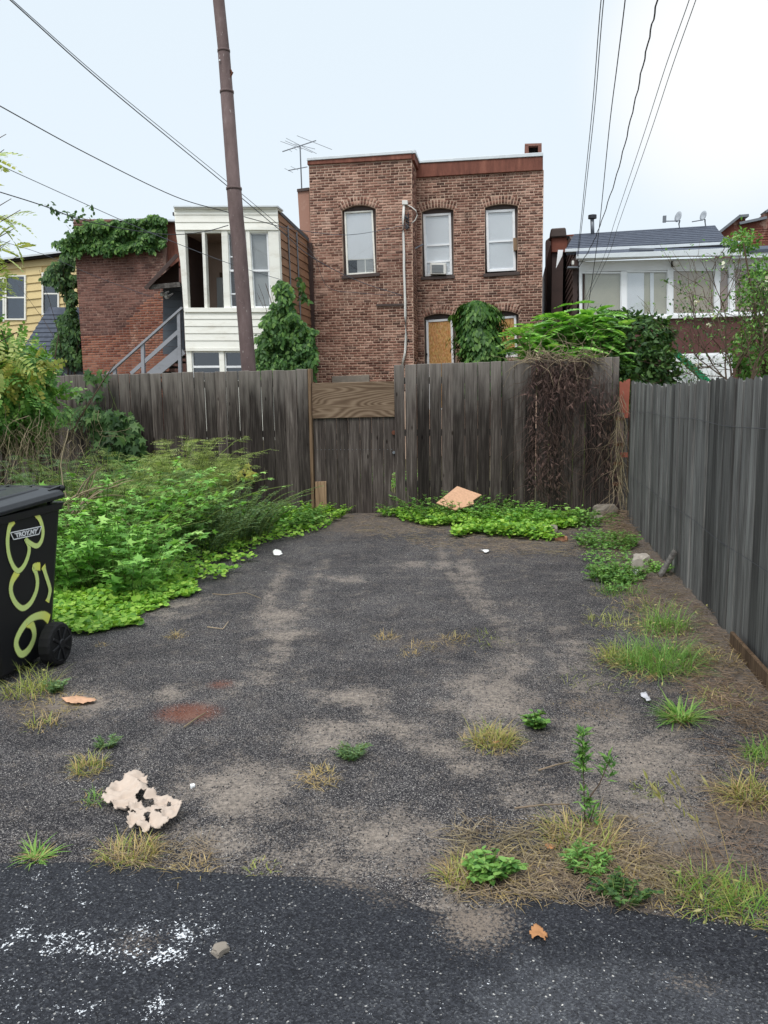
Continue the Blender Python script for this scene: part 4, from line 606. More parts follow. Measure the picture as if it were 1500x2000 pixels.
c = P(450.5, 150, YO-.02); MB().tube([c, c+Vector((.03, 0, .06)), c+Vector((.0, 0, .1))], .02, 6).build('stub', 'rust', pl); c = P(429.5, 118, YO-.1); MB().tube([c, c+Vector((0, -.02, 0))], .012, 8).build('bolt', 'label_white', pl)
# ------------------------------------------------------------------ wires
def wire(pts, r, label, mat='wire', wob=0.0):
    q = [P(x, y, Y) for x, y, Y in pts]; out = []; n = len(q)
    for i in range(n-1):   # smooth through the points
        p0, p1, p2, p3 = q[max(i-1, 0)], q[i], q[i+1], q[min(i+2, n-1)]
        for j in range(8):
            s = j/8; out.append(.5*((2*p1)+(p2-p0)*s+(2*p0-5*p1+4*p2-p3)*s*s+(3*p1-p0-3*p2+p3)*s**3))
    out.append(q[-1])
    if wob: out = [p+Vector((wob*math.sin(i*1.9), wob*math.cos(i*2.3), wob*math.sin(i*1.1))) for i, p in enumerate(out)]
    return tag(MB().tube(out, r*.75, 6).build('overhead_wire', mat, None, True), label, 'wire', 'overhead wires')
wire([(-120, -125, 9), (20, 0, 10.5), (210, 170, 13), (440, 360, 16.5), (545, 448, 18.2), (609, 502, 19.3), (700, 549, 20.6), (786, 577, 21.45)], .012, 'thicker of two parallel cables running from the sky past the pole to the brick house', 'wire_grey')
wire([(-118, -128, 9.05), (22, -2, 10.55), (212, 166, 13.05), (440, 352, 16.55), (545, 440, 18.25), (609, 494, 19.35), (640, 560, 20), (700, 572, 20.8), (786, 578, 21.45)], .008, 'thinner upper twin of the two parallel cables passing behind the pole', 'wire_grey')
wire([(-100, 150, 11), (0, 207, 12), (170, 300, 14.5), (340, 383, 17), (440, 413, 18.1), (541, 441, 18.45)], .012, 'dark sagging cable ending at the top corner of the cream porch')
wire([(541, 441, 18.45), (600, 452, 19.4), (670, 459, 20.4), (727, 453, 21.0), (788, 440, 21.42)], .01, 'grey cable slung from the porch corner across the upper window', 'wire_grey')
wire([(-100, 278, 13), (0, 323, 14), (215, 420, 16.5), (320, 465, 17.4), (446, 514, 18.3), (548, 546, 18.4)], .009, 'thin straight wire crossing above the ivy to the porch window', 'wire_grey')
wire([(-100, 345, 13), (6, 377, 14), (85, 402, 15), (162, 430, 16), (273, 452, 17.4), (341, 458, 18.1), (401, 452, 18.3), (446, 440, 18.36)], .013, 'dark wire carrying a vine shoot past the ivy')
wire([(-100, 440, 17), (0, 470, 18), (85, 497, 19), (200, 545, 20.5), (330, 592, 21.4)], .008, 'faint low wire crossing the dark brick wall', 'wire_grey')
for ex_, lab in ((0, 'left strand of the close pair of wires dropping to the low house eave'), (5, 'right strand of the close pair of wires dropping to the low house eave')): wire([(1176+ex_+14, -100, 9.8), (1174+ex_, 0, 10.5), (1158+ex_*.9, 200, 13.5), (1143+ex_*.7, 350, 16), (1134+ex_*.5, 440, 17.6), (1127+ex_*.3, 505, 18.7)], .008, lab)
wire([(1230, -100, 9), (1221, 0, 9.7), (1205, 130, 11.5), (1190, 250, 13.5), (1172, 430, 16.5), (1163, 500, 17.6), (1150, 590, 18.7), (1143, 615, 18.95)], .009, 'single straight wire dropping between the pair and the twisted cable')
wire([(1305, -110, 7.5), (1284, 0, 8.3), (1262, 100, 9.6), (1235, 220, 11.8), (1205, 340, 14.2), (1172, 440, 16.6), (1155, 480, 17.6), (1131, 521, 18.9)], .011, 'thick twisted service cable dropping to the low house', wob=.007)
for dx, lab in ((0, 'inner wire of the widest sloping pair at the low house'), (13, 'outer wire of the widest sloping pair at the low house')): wire([(1372+dx*1.3, -90, 7.6), (1346+dx, 0, 8.4), (1300+dx, 130, 10.2), (1255+dx*.9, 270, 12.6), (1200+dx*.7, 435, 16), (1180+dx*.6, 500, 17.4), (1140+dx*.3, 590, 18.9)], .006, lab, 'wire_grey')
# ------------------------------------------------------------------ wheeled bin
bn = thing('wheeled_bin', 'black wheeled rubbish bin with yellow spray painted 356 and a city label', 'bin', (-3.2, 4.35, 0))
B0 = dict(x0=-3.50, x1=-2.945, y0=4.03, y1=4.60, z=.04); B1 = dict(x0=-3.56, x1=-2.90, y0=3.96, y1=4.76, z=1.0)
def bring(f, o_=0.0, r=.05):
    x0, x1, y0, y1 = [B0[k]+(B1[k]-B0[k])*f for k in ('x0', 'x1', 'y0', 'y1')]; z = B0['z']+(B1['z']-B0['z'])*f; x0 -= o_; x1 += o_; y0 -= o_; y1 += o_; out = []
    for (cx, cy, a0) in ((x1-r, y0+r, -90), (x1-r, y1-r, 0), (x0+r, y1-r, 90), (x0+r, y0+r, 180)):
        for k in range(4): a = math.radians(a0+30*k); out.append(Vector((cx+r*math.cos(a), cy+r*math.sin(a), z)))
    return out
def skin(rings): 
    mb = MB(); n = len(rings[0]); mb.add([v for r in rings for v in r], [tuple(range(n))[::-1], tuple(range(n*(len(rings)-1), n*len(rings)))]+[(i*n+j, i*n+(j+1) % n, (i+1)*n+(j+1) % n, (i+1)*n+j) for i in range(len(rings)-1) for j in range(n)]); return mb
body = skin([bring(0, -.02), bring(.02), bring(.3), bring(.6), bring(.955)]).build('body', 'black_plastic', bn, bevel=.004)
skin([bring(.95, .004), bring(.955, .014), bring(.99, .02), bring(1.0, .02)]).build('rim', 'black_plastic', bn)
lidz = lambda f, dz, o_: [Vector((v.x, v.y, v.z+dz+.035*(v.y-B1['y0']))) for v in bring(f, o_)]
lid = skin([lidz(1, .002, .024), lidz(1, .022, .026), lidz(1, .05, .01), [Vector((v.x*.8-3.23*.2, v.y*.8+4.38*.2, v.z)) for v in lidz(1, .075, .0)]]).build('lid', 'lid_plastic', bn, bevel=.003)
for xx in (-3.45, -3.23, -3.01): MB().loft([Vector((xx-.06, 4.05, 1.062)), Vector((xx+.06, 4.05, 1.062)), Vector((xx+.06, 4.62, 1.08)), Vector((xx-.06, 4.62, 1.08))], [Vector((xx-.045, 4.07, 1.09)), Vector((xx+.045, 4.07, 1.09)), Vector((xx+.045, 4.6, 1.108)), Vector((xx-.045, 4.6, 1.108))]).build('lid_rib', 'lid_plastic', lid, bevel=.006)
MB().tube([(-3.56, 4.79, 1.085), (-2.9, 4.79, 1.085)], .018, 10).build('handle', 'black_plastic', bn, True)
for xx in (-3.53, -3.3, -3.13, -2.93): MB().loft([Vector((xx-.012, 4.65, 1.0)), Vector((xx+.012, 4.65, 1.0)), Vector((xx+.012, 4.65, 1.09)), Vector((xx-.012, 4.65, 1.09))], [Vector((xx-.012, 4.81, 1.06)), Vector((xx+.012, 4.81, 1.06)), Vector((xx+.012, 4.81, 1.105)), Vector((xx-.012, 4.81, 1.105))]).build('handle_lug', 'black_plastic', bn)
for sx, xc in ((1, -2.80), (-1, -3.645)):
    wc = Vector((xc, 4.47, .135)); R_ = .135
    def ringx(x, r, n=36, k=0): return [Vector((x, wc.y+r*(1+k*(j % 2))*math.cos(2*math.pi*j/n), wc.z+r*(1+k*(j % 2))*math.sin(2*math.pi*j/n))) for j in range(n)]
    w0 = wc.x; wi = wc.x-sx*.075; ty = skin([ringx(w0-sx*.004, R_*.74), ringx(w0, R_*.78), ringx(w0-sx*.004, R_*.93), ringx(w0-sx*.016, R_, k=.02), ringx(wi, R_, k=.02), ringx(wi, R_*.7)]).build('wheel', 'black_tyre', bn)
    mb = MB(); mb.loft(ringx(w0-sx*.02, R_*.73), ringx(w0-sx*.05, R_*.73)); mb.build('rim', 'black_plastic', ty); mb = MB(); mb.loft(ringx(w0+sx*.008, .032, 20), ringx(w0-sx*.03, .036, 20)); mb.build('hub', 'black_plastic', ty, bevel=.004)
    for j in range(8): a = j*math.pi/4+.2; d_ = Vector((0, math.cos(a), math.sin(a))); MB().bar(wc+d_*.028+Vector((-sx*.008, 0, 0)), wc+d_*R_*.78+Vector((-sx*.006, 0, 0)), .016, .022, (1, 0, 0)).build('spoke', 'black_plastic', ty, bevel=.002)
MB().tube([(-3.64, 4.47, .135), (-2.83, 4.47, .135)], .014, 8).build('axle', 'galv', bn)
def onbin(px, py, out=.004):   # pixel -> side face of the bin
    d = ray(px, py); k = (B1['x1']-B0['x1'])/(B1['z']-B0['z']); xa = B0['x1']-k*B0['z']; tt = (xa+k*H)/(d.x-k*d.z); return Vector((0, 0, H))+d*tt+Vector((out, 0, 0))
def spray(pts, w0=.019):
    q = [onbin(x/4.4118, 920+y/4.4118) for x, y in pts]; out = []; n = len(q)
    for i in range(n-1):
        p0, p1, p2, p3 = q[max(i-1, 0)], q[i], q[i+1], q[min(i+2, n-1)]
        for j in range(6): s = j/6; out.append(.5*((2*p1)+(p2-p0)*s+(2*p0-5*p1+4*p2-p3)*s*s+(3*p1-p0-3*p2+p3)*s**3))
    out.append(q[-1]); V = []; Ed = []; Th = []; m = len(out)
    for i, p in enumerate(out):
        d_ = (out[min(i+1, m-1)]-out[max(i-1, 0)]).normalized(); nrm = d_.cross(Vector((1, 0, 0))).normalized(); e_ = min(i, m-1-i)/m; th = math.exp(-(e_/.10)**2); ww = w0*(1.0+.45*th)
        for kk, ee in ((-1.5, 0), (-.5, 1), (.5, 1), (1.5, 0)): V.append(tuple(p+nrm*ww*kk)); Ed.append(ee if 0 < i < m-1 else 0); Th.append(th*.9)
    Fs = [(i*4+k, i*4+k+1, i*4+k+5, i*4+k+4) for i in range(m-1) for k in range(3)]; o = obj_np('painted_digit', V, Fs, 'spray_paint', bn); setattr_(o.data, 'edge', Ed); setattr_(o.data, 'thick', Th)
spray([(112, 425), (100, 445), (75, 490), (60, 600), (72, 720), (110, 820), (155, 860), (205, 810), (240, 720), (245, 650), (217, 585), (245, 615), (310, 645), (350, 605), (366, 520), (345, 430), (308, 370), (296, 345)], .014)
spray([(152, 862), (100, 950), (90, 1040), (125, 1130), (190, 1182), (255, 1140), (302, 1050), (318, 960), (306, 880), (288, 828), (345, 822)], .0155); spray([(366, 815), (392, 900), (425, 1010), (420, 1070), (402, 1130)], .015)
spray([(422, 1280), (370, 1243), (290, 1258), (220, 1310), (165, 1390), (135, 1470), (147, 1540), (185, 1578), (240, 1540), (282, 1460), (290, 1390), (268, 1325), (225, 1300)], .019)
cs = [onbin(x/4.4118, 920+y/4.4118, .006) for x, y in ((80, 532), (348, 476), (326, 543), (106, 590))]; lb_ = MB()
A = cs; inn = [A[0].lerp(A[2], .07), A[1].lerp(A[3], .07), A[2].lerp(A[0], .07), A[3].lerp(A[1], .07)]
MB().loft(A, [v-Vector((.003, 0, 0)) for v in A]).build('label_plate', 'black_plastic', bn); mb = MB()
for i in range(4): j = (i+1) % 4; mb.bar(A[i]+Vector((.002, 0, 0)), A[j]+Vector((.002, 0, 0)), .006, .002, (1, 0, 0))
mb.build('label_border', 'label_white', bn)
cu = bpy.data.curves.new('label_text', 'FONT'); cu.body = 'TROY.NY'; cu.size = 1; cu.align_x = 'CENTER'; cu.align_y = 'CENTER'; cu.offset = .045; cu.extrude = .01
to = bpy.data.objects.new('tmp_text', cu); COL.objects.link(to); bpy.context.view_layer.update(); tm = bpy.data.meshes.new_from_object(to.evaluated_get(bpy.context.evaluated_depsgraph_get())); bpy.data.objects.remove(to)
xs_ = [v.co.x for v in tm.vertices]; ys_ = [v.co.y for v in tm.vertices]; wx, wy = max(xs_)-min(xs_), max(ys_)-min(ys_); ccx, ccy = (max(xs_)+min(xs_))/2, (max(ys_)+min(ys_))/2
for v in tm.vertices:   # fit the word inside the plate
    u = (v.co.x-ccx)/wx+.5; w_ = (v.co.y-ccy)/wy+.5; u2 = .1+.8*u; w2 = .16+.68*w_; p = (A[3].lerp(A[2], u2)).lerp(A[0].lerp(A[1], u2), w2); v.co = p+Vector((.003+v.co.z*.1, 0, 0))-bn.location
link('label_text', tm, 'label_white', bn)
# ------------------------------------------------------------------ plants: vectorised leaves, blades, strands
def nrmz(a): return a/(np.linalg.norm(a, axis=-1, keepdims=True)+1e-9)
T_OVATE = (np.array([(0, 0, 0), (-.26, .32, .05), (0, .42, -.03), (.26, .32, .05), (-.2, .7, .02), (.2, .7, .02), (0, 1, -.08)], float), np.array([(0, 2, 1), (0, 3, 2), (1, 2, 4), (2, 3, 5), (2, 6, 4), (2, 5, 6)]))
T_LANCE = (np.array([(0, 0, 0), (-.11, .4, .03), (.11, .4, .03), (0, 1, -.08)], float), np.array([(0, 2, 1), (1, 2, 3)]))
T_ROUND = (np.array([(0, 0, 0), (-.4, .25, .04), (.4, .25, .04), (-.42, .65, .03), (.42, .65, .03), (0, .95, 0), (0, .5, -.06)], float), np.array([(0, 6, 1), (0, 2, 6), (1, 6, 3), (2, 4, 6), (3, 6, 5), (6, 4, 5)]))
_pv = [(0, .12, 0)]; _pf = []
for i, (a, r) in enumerate(((-125, .5), (-92, .3), (-62, .78), (-34, .42), (0, 1.0), (34, .42), (62, .78), (92, .3), (125, .5))): q = math.radians(a); _pv.append((r*math.sin(q)*.85, .12+r*math.cos(q)*.88, -.1*r*r))
_pv.append((0, 0, 0)); _pf = [(0, i+1, i) for i in range(1, 9)]+[(0, 1, 10), (0, 10, 9)]; T_PALM = (np.array(_pv, float), np.array(_pf))
def T_pinnate(k=7, lw=.17, droop=.25):
    v = []; f = []
    for i in range(k):
        t_ = .18+.8*i/(k-1); c = np.array((0, t_, -droop*t_*t_)); L = .34*(1-.45*abs(t_-.5)*1.6)
        for s in (-1, 1):
            if i == k-1 and s == 1: continue
            d_ = nrmz(np.array((s*1.0 if i < k-1 else 0, .55, -.28))); sd_ = nrmz(np.cross(d_, (0, 0, 1))); b = len(v); v += [c, c+d_*L*.4+sd_*L*lw*1.2, c+d_*L*.4-sd_*L*lw*1.2, c+d_*L]; f += [(b, b+1, b+2), (b+1, b+3, b+2)]
    b = len(v); v += [np.array((-.012, 0, 0)), np.array((.012, 0, 0)), np.array((0, .98, -droop))]; f.append((b, b+1, b+2)); return (np.array(v, float), np.array(f))
T_PIN = T_pinnate(5, .34, .3); T_PIN9 = T_pinnate(6, .26, .4); T_FEA = T_pinnate(6, .06, .12)
def inst(T, pos, fwd, up, size):
    tv, tf = T; n = len(pos); fwd = nrmz(fwd); rt = nrmz(np.cross(fwd, up)); u2 = np.cross(rt, fwd); size = np.broadcast_to(np.asarray(size, float), (n,))
    V = pos[:, None]+size[:, None, None]*(tv[None, :, :1]*rt[:, None]+tv[None, :, 1:2]*fwd[:, None]+tv[None, :, 2:]*u2[:, None]); return V.reshape(-1, 3), (tf[None]+len(tv)*np.arange(n)[:, None, None]).reshape(-1, 3)
def cat(*vf):
    V = []; Fs = []; b = 0
    for v, f in vf: V.append(v); Fs.append(f+b); b += len(v)
    return np.concatenate(V), np.concatenate(Fs)
def ribbons(paths, width):   # paths (n,m,3) -> tapered thin 3-sided stems
    n, m, _ = paths.shape; d_ = nrmz(np.gradient(paths, axis=1)); a = nrmz(np.cross(d_, np.array((.3, .8, .52)))); b = np.cross(d_, a); w = np.broadcast_to(np.asarray(width, float).reshape(-1, 1, 1), (n, 1, 1))*np.linspace(1, .35, m)[None, :, None]
    ring = np.stack([paths+a*w, paths+(-.5*a+.87*b)*w, paths+(-.5*a-.87*b)*w], 2).reshape(n, m*3, 3); f = []
    for i in range(m-1):
        for j in range(3): k = (j+1) % 3; f += [(i*3+j, i*3+k, i*3+3+k), (i*3+j, i*3+3+k, i*3+3+j)]
    f = np.array(f); return ring.reshape(-1, 3), (f[None]+m*3*np.arange(n)[:, None, None]).reshape(-1, 3)
def blades(base, az, L, lean, width, droop=.5, seg=4):   # grass
    n = len(base); t_ = np.linspace(0, 1, seg+1); h = np.stack([np.cos(az), np.sin(az), 0*az], 1); L = np.broadcast_to(L, (n,)); lean = np.broadcast_to(lean, (n,))
    ang = lean[:, None]+droop*t_[None]**1.5; dx = np.cumsum(np.sin(ang), 1)/seg; dz = np.cumsum(np.cos(ang), 1)/seg; dx -= dx[:, :1]; dz -= dz[:, :1]
    p = base[:, None]+L[:, None, None]*(h[:, None]*dx[..., None]+np.array((0, 0, 1.))*dz[..., None]); sd_ = np.stack([-np.sin(az), np.cos(az), 0*az], 1)[:, None]; w = np.broadcast_to(np.asarray(width, float).reshape(-1, 1, 1), (n, 1, 1))*(1-t_**2*.92)[None, :, None]
    V = np.stack([p-sd_*w, p+sd_*w], 2).reshape(n, -1, 3); f = []
    for i in range(seg): f += [(2*i, 2*i+1, 2*i+3), (2*i, 2*i+3, 2*i+2)]
    f = np.array(f); return V.reshape(-1, 3), (f[None]+2*(seg+1)*np.arange(n)[:, None, None]).reshape(-1, 3), p[:, -1]
U = lambda a, b, n: rng.uniform(a, b, n)
def stalks(cx, cy, rad, n, h, lean, T, lsize, nleaf, spread=.5, droop=.5, z0=0.0, leafup=.4, hvar=.35, start=.12):
    a = U(0, 6.283, n); r = rad*np.sqrt(rng.random(n)); b = np.stack([cx+r*np.cos(a), cy+r*np.sin(a), np.full(n, z0)], 1); L = h*U(1-hvar, 1.0, n)*(1-.25*(r/max(rad, 1e-3))**2); m = 7; t_ = np.linspace(0, 1, m)[None, :, None]
    out = np.stack([np.cos(a), np.sin(a), 0*a], 1)*spread*(r/max(rad, 1e-3))[:, None]+np.array((lean[0], lean[1], 0))+rng.normal(0, .12, (n, 3))*np.array((1, 1, 0))
    path = b[:, None]+L[:, None, None]*(np.array((0, 0, 1.))*(t_-droop*.35*t_**3)+out[:, None]*(t_**2)*(.5+droop*.5)+out[:, None]*t_*.3)
    tt = U(start, 1, (n, nleaf)); idx = np.clip((tt*(m-1)).astype(int), 0, m-2); fr2 = tt*(m-1)-idx; ar = np.arange(n)[:, None]; p = path[ar, idx]*(1-fr2[..., None])+path[ar, idx+1]*fr2[..., None]; dr = nrmz(path[ar, idx+1]-path[ar, idx])
    az = U(0, 6.283, (n, nleaf)); o = np.stack([np.cos(az), np.sin(az), 0*az], -1); f = nrmz(o+dr*leafup+np.array((0, 0, -.1))); s_ = lsize*U(.55, 1.1, (n, nleaf))*(1.1-.5*tt); up = np.array((0, 0, 1.))+rng.normal(0, .35, (n, nleaf, 3))
    return inst(T, p.reshape(-1, 3), f.reshape(-1, 3), up.reshape(-1, 3), s_.ravel()), ribbons(path, .004+.004*h)
def plant(name, label, cat_, loc, parts, group=None):
    th = thing(name, label, cat_, loc, group)
    for (pn, vf, mat) in parts: obj_np(pn, vf[0], vf[1], mat, th)['kind'] = 'stuff'
    return th
def lumps(dirs, k=14, seed=1, sharp=7.0):
    c = nrmz(np.random.default_rng(seed).normal(0, 1, (k, 3))); return .72+.34*np.exp(-sharp*(1-dirs@c.T)).max(1)
def clump(c, rad, n, T, size, seed=1, droop=.3, inner=.55, sharp=7.0, k=14):
    d_ = nrmz(rng.normal(0, 1, (n, 3))); r = lumps(d_, k, seed, sharp)*(inner+(1-inner)*rng.random(n)**.45); p = np.array(c)+d_*r[:, None]*np.array(rad)
    up = d_+np.array((0, 0, .55))+rng.normal(0, .35, (n, 3)); f = nrmz(rng.normal(0, 1, (n, 3))+d_*.7+np.array((0, -.1, -droop))); return inst(T, p, f, up, size*U(.6, 1.15, n))
def inpoly(px, py, poly):
    ins = np.zeros(len(px), bool); m = len(poly)
    for i in range(m):
        (x0, y0), (x1, y1) = poly[i], poly[(i+1) % m]; c = ((y0 > py) != (y1 > py)); ins ^= c & (px < (x1-x0)*(py-y0)/((y1-y0) if y1 != y0 else 1e-9)+x0)
    return ins
def psample(poly, n, rough=10.0):
    x0, x1 = min(p[0] for p in poly), max(p[0] for p in poly); y0, y1 = min(p[1] for p in poly), max(p[1] for p in poly); X = []; Y = []
    while sum(map(len, X)) < n:
        a, b = U(x0, x1, n), U(y0, y1, n); j = rough*(fbm(a/14+7, b/14+3, 31)-.5)*2; k2 = rough*(fbm(a/14+40, b/14+9, 37)-.5)*2; k = inpoly(a+j, b+k2, poly); X.append(a[k]); Y.append(b[k])
    return np.concatenate(X)[:n], np.concatenate(Y)[:n]
def rays(px, py):
    M3 = np.array(CM); return np.stack([(px-750)/F, -(py-1000)/F, -np.ones_like(px)], 1)@M3.T
def ivy(poly, Y, n, bulge, T, size, rough=8.0, thin=.06):
    px, py = psample(poly, n, rough*2.0); d_ = rays(px, py); lump = bulge*np.clip(fbm(px/22, py/22, 51, 3)*1.7-.35, 0, 1); yy = Y-thin*rng.random(n)-lump*U(.3, 1, n); p = np.array((0, 0, H))+d_*(yy/d_[:, 1])[:, None]
    f = np.stack([rng.normal(0, .55, n), U(-.5, .05, n), -np.abs(rng.normal(.75, .35, n))], 1); up = np.stack([rng.normal(0, .35, n), -np.ones(n), U(.1, .9, n)], 1); return inst(T, p, f, up, size*U(.35, 1.45, n))
def walk(start, d0, L, m, jit, grav=0.0):   # wandering strands
    n = len(start); d_ = nrmz(d0); p = [start]; st = np.broadcast_to(L, (n,))[:, None]/(m-1)
    for i in range(m-1): d_ = nrmz(d_+rng.normal(0, jit, (n, 3))+np.array((0, 0, -grav))); p.append(p[-1]+d_*st)
    return np.stack(p, 1)
gx = lambda px, py: G(px, py)
# ---- weeds on the left
def addp(name, label, cx, cy, parts, cat_='weed', group=None): return plant(name, label, cat_, (cx, cy, 0), parts, group)
b = P(365, 1000, 9.5); lf, stm = stalks(b.x, b.y, .36, 95, 1.75, (.1, -.1), T_FEA, .24, 40, .3, .85); addp('feathery_weed', 'tall pale feathery weed arching over against the board fence', b.x, b.y, [('foliage', lf, 'leaf_feather'), ('stem', stm, 'stalk')])
b = P(310, 1000, 9.3); lf, stm = stalks(b.x, b.y, .4, 60, 1.4, (.05, -.1), T_FEA, .23, 34, .5, .8); addp('feathery_weed', 'shorter green feathery weed between the hop leaves and the pale weed', b.x, b.y, [('foliage', lf, 'leaf_mid'), ('stem', stm, 'stalk')])
b = gx(418, 1066); lf, stm = stalks(b.x, b.y+.35, .5, 130, 1.0, (0, -.1), T_LANCE, .066, 110, .75, .7); addp('bushy_weed', 'dense dark green fine leaved weed sprawling at the pad edge', b.x, b.y, [('foliage', lf, 'leaf_artemisia'), ('stem', stm, 'stalk')])
b = gx(330, 1090); lf, stm = stalks(b.x, b.y+.3, .5, 100, .85, (0, -.12), T_LANCE, .064, 95, .75, .8); addp('bushy_weed', 'low dark fine leaved weed under the hop leaves', b.x, b.y, [('foliage', lf, 'leaf_artemisia'), ('stem', stm, 'stalk')])
b = P(560, 990, 9.9); lf, stm = stalks(b.x, b.y, .5, 60, .42, (.05, -.1), T_OVATE, .08, 30, .7, .7); addp('leafy_weed', 'mid green leafy weed at the foot of the board fence', b.x, b.y, [('foliage', lf, 'leaf_mid'), ('stem', stm, 'stalk')])
b = P(505, 1000, 9.5); lf, stm = stalks(b.x, b.y, .35, 40, .5, (.05, -.1), T_OVATE, .09, 34, .6, .6); addp('leafy_weed', 'bright leafy weed between the dark bush and the fence', b.x, b.y, [('foliage', lf, 'leaf_bright'), ('stem', stm, 'stalk')])
for (px, Y, h_, r_, n_, lab) in ((215, 7.2, 1.35, .5, 60, 'bright green hop like vine with lobed leaves sprawling behind the bin'), (160, 6.6, 1.0, .42, 50, 'lobed leaf vine mound touching the side of the bin'), (300, 8.0, 1.5, .45, 54, 'bright lobed leaf vine heaped beside the feathery weed'), (250, 6.5, .85, .45, 44, 'low bright lobed leaf vine at the front of the heap')):
    b = P(px, 1050, Y); a1, s1 = stalks(b.x, b.y, r_, n_, h_, (.05, -.1), T_PALM, .135, 17, .7, .75, leafup=.15); a2, _ = stalks(b.x, b.y, r_, n_//2, h_*.9, (.05, -.1), T_FEA, .17, 16, .7, .8); addp('lobed_vine', lab, b.x, b.y, [('foliage', a1, 'leaf_bright'), ('sprig', a2, 'leaf_mid'), ('stem', s1, 'stalk')], 'vine')
b = P(110, 950, 8.0); lf, stm = stalks(b.x, b.y, .8, 110, 1.6, (.05, -.1), T_FEA, .19, 40, .6, .8); addp('drooping_weed', 'dull olive drooping weed thicket behind the bin lid', b.x, b.y, [('foliage', lf, 'leaf_artemisia'), ('stem', stm, 'stalk')])
b = P(225, 950, 8.3); lf, stm = stalks(b.x, b.y, .5, 70, 1.6, (.1, -.05), T_FEA, .18, 36, .6, .8); addp('drooping_weed', 'olive green weed in front of the fence vine', b.x, b.y, [('foliage', lf, 'leaf_feather'), ('stem', stm, 'stalk')])
br = [walk(np.array([P(135, 1010, 7.2)])+rng.normal(0, .06, (14, 3)), np.array([(.5, .1, .8)])+rng.normal(0, .25, (14, 3)), U(.4, .9, 14), 10, .12, .08)]; b = P(135, 1010, 7.2)
addp('dead_branch', 'bent dead brown branches poking out behind the bin', b.x, b.y, [('branch', ribbons(br[0], .012), 'dead_grey')], 'branch')
lf = ivy([(148, 800), (200, 792), (262, 812), (283, 850), (278, 900), (225, 905), (190, 870), (150, 830)], 10.68, 430, .25, T_PALM, .115, 6); l2 = ivy([(110, 805), (200, 790), (205, 815), (130, 830)], 10.7, 80, .1, T_PALM, .1, 4); l3 = ivy([(148, 765), (195, 762), (198, 780), (150, 784)], 10.7, 26, .05, T_PALM, .11, 3); l4 = ivy([(165, 722), (210, 722), (208, 748), (168, 744)], 10.72, 26, .08, T_PALM, .11, 3)
sx_ = walk(np.array([P(170+i*6, 900, 10.75) for i in range(12)]), np.array([(.1, 0, 1.)])+rng.normal(0, .25, (12, 3))*np.array((1, .05, .4)), U(.5, 1.3, 12), 9, .14); sx_[..., 1] = np.minimum(sx_[..., 1], 10.79)
b = P(215, 950, 10.7); addp('creeper', 'five lobed creeper climbing the left board fence', b.x, b.y, [('foliage', cat(lf, l2, l3, l4), 'leaf_dark'), ('stem', ribbons(sx_, .006), 'stalk')], 'vine')
b = P(478, 915, 10.75); lf = ivy([(458, 908), (488, 905), (490, 922), (460, 924)], 10.8, 9, .03, T_PALM, .13, 2); addp('creeper', 'pale lobed leaf sprig poking through the board fence', b.x, b.y, [('foliage', lf, 'leaf_yellow'), ('stem', ribbons(walk(np.array([P(490, 930, 10.8)]), np.array([(-.5, -.1, .7)]), .2, 5, .1), .004), 'stalk')], 'vine')
# ---- tall shrub and tree at the left edge
b = P(20, 900, 8.8); parts = [clump(P(-5, 770, 8.8), (.78, .6, .62), 1100, T_PIN, .23, 3, .6), clump(P(40, 810, 9.3), (.42, .4, .42), 480, T_PIN, .22, 5, .6), clump(P(-60, 720, 8.6), (.7, .5, .7), 560, T_PIN, .23, 9, .6), clump(P(25, 705, 9.2), (.45, .4, .22), 300, T_PIN, .22, 8, .6)]
tr = ribbons(walk(np.array([P(0, 1000, 8.8)])+rng.normal(0, .2, (14, 3))*np.array((1, 1, 0)), np.array([(0, 0, 1.)])+rng.normal(0, .2, (14, 3)), 2.2, 9, .06), .02)
dead = ribbons(walk(np.array([P(40, 835, 8.7)])+rng.normal(0, 1, (260, 3))*np.array((.42, .3, .16)), np.array([(0, -.1, -1.)])+rng.normal(0, .5, (260, 3)), U(.3, .8, 260), 8, .3, .12), .004)
addp('overgrown_shrub', 'mixed green feathery leaved shrub spilling over the left end of the fence', b.x, b.y, [('foliage', cat(parts[0], parts[2]), 'leaf_mid'), ('foliage', clump(P(15, 735, 8.7), (.7, .5, .45), 200, T_PIN, .22, 31, .6), 'leaf_yellow'), ('foliage', cat(parts[1], parts[3]), 'leaf_mid'), ('trunk', tr, 'bark'), ('dead_stem', dead, 'dead_grey')], 'shrub')
tips = [(12, 262, .5), (8, 292, .45), (22, 388, .7), (40, 410, .62), (10, 420, .6), (30, 445, .6), (8, 480, .55), (36, 500, .6), (14, 520, .6), (5, 560, .6), (20, 470, .6), (48, 640, .4), (10, 640, .5), (25, 690, .6), (-20, 400, .7), (-40, 500, .7), (-30, 600, .7), (-50, 330, .7)]
pv = []; pd = []; bp = []; base = P(-110, 1000, 8.0); base.z = 0
for (px, py, s_) in tips:
    p = P(px, py, 8.0+rng.uniform(-.3, .3)); hub = Vector((base.x+.1, base.y, max(1.2, p.z-.7))); bp.append([hub, hub.lerp(p, .5)+Vector((0, 0, .12)), p])
    for k in range(5): pv.append(np.array(hub.lerp(p, rng.uniform(.62, 1.0)))+rng.normal(0, .07, 3)); pd.append(np.array((rng.uniform(-.3, 1.1), rng.normal(0, .5), rng.uniform(-.6, .35))))
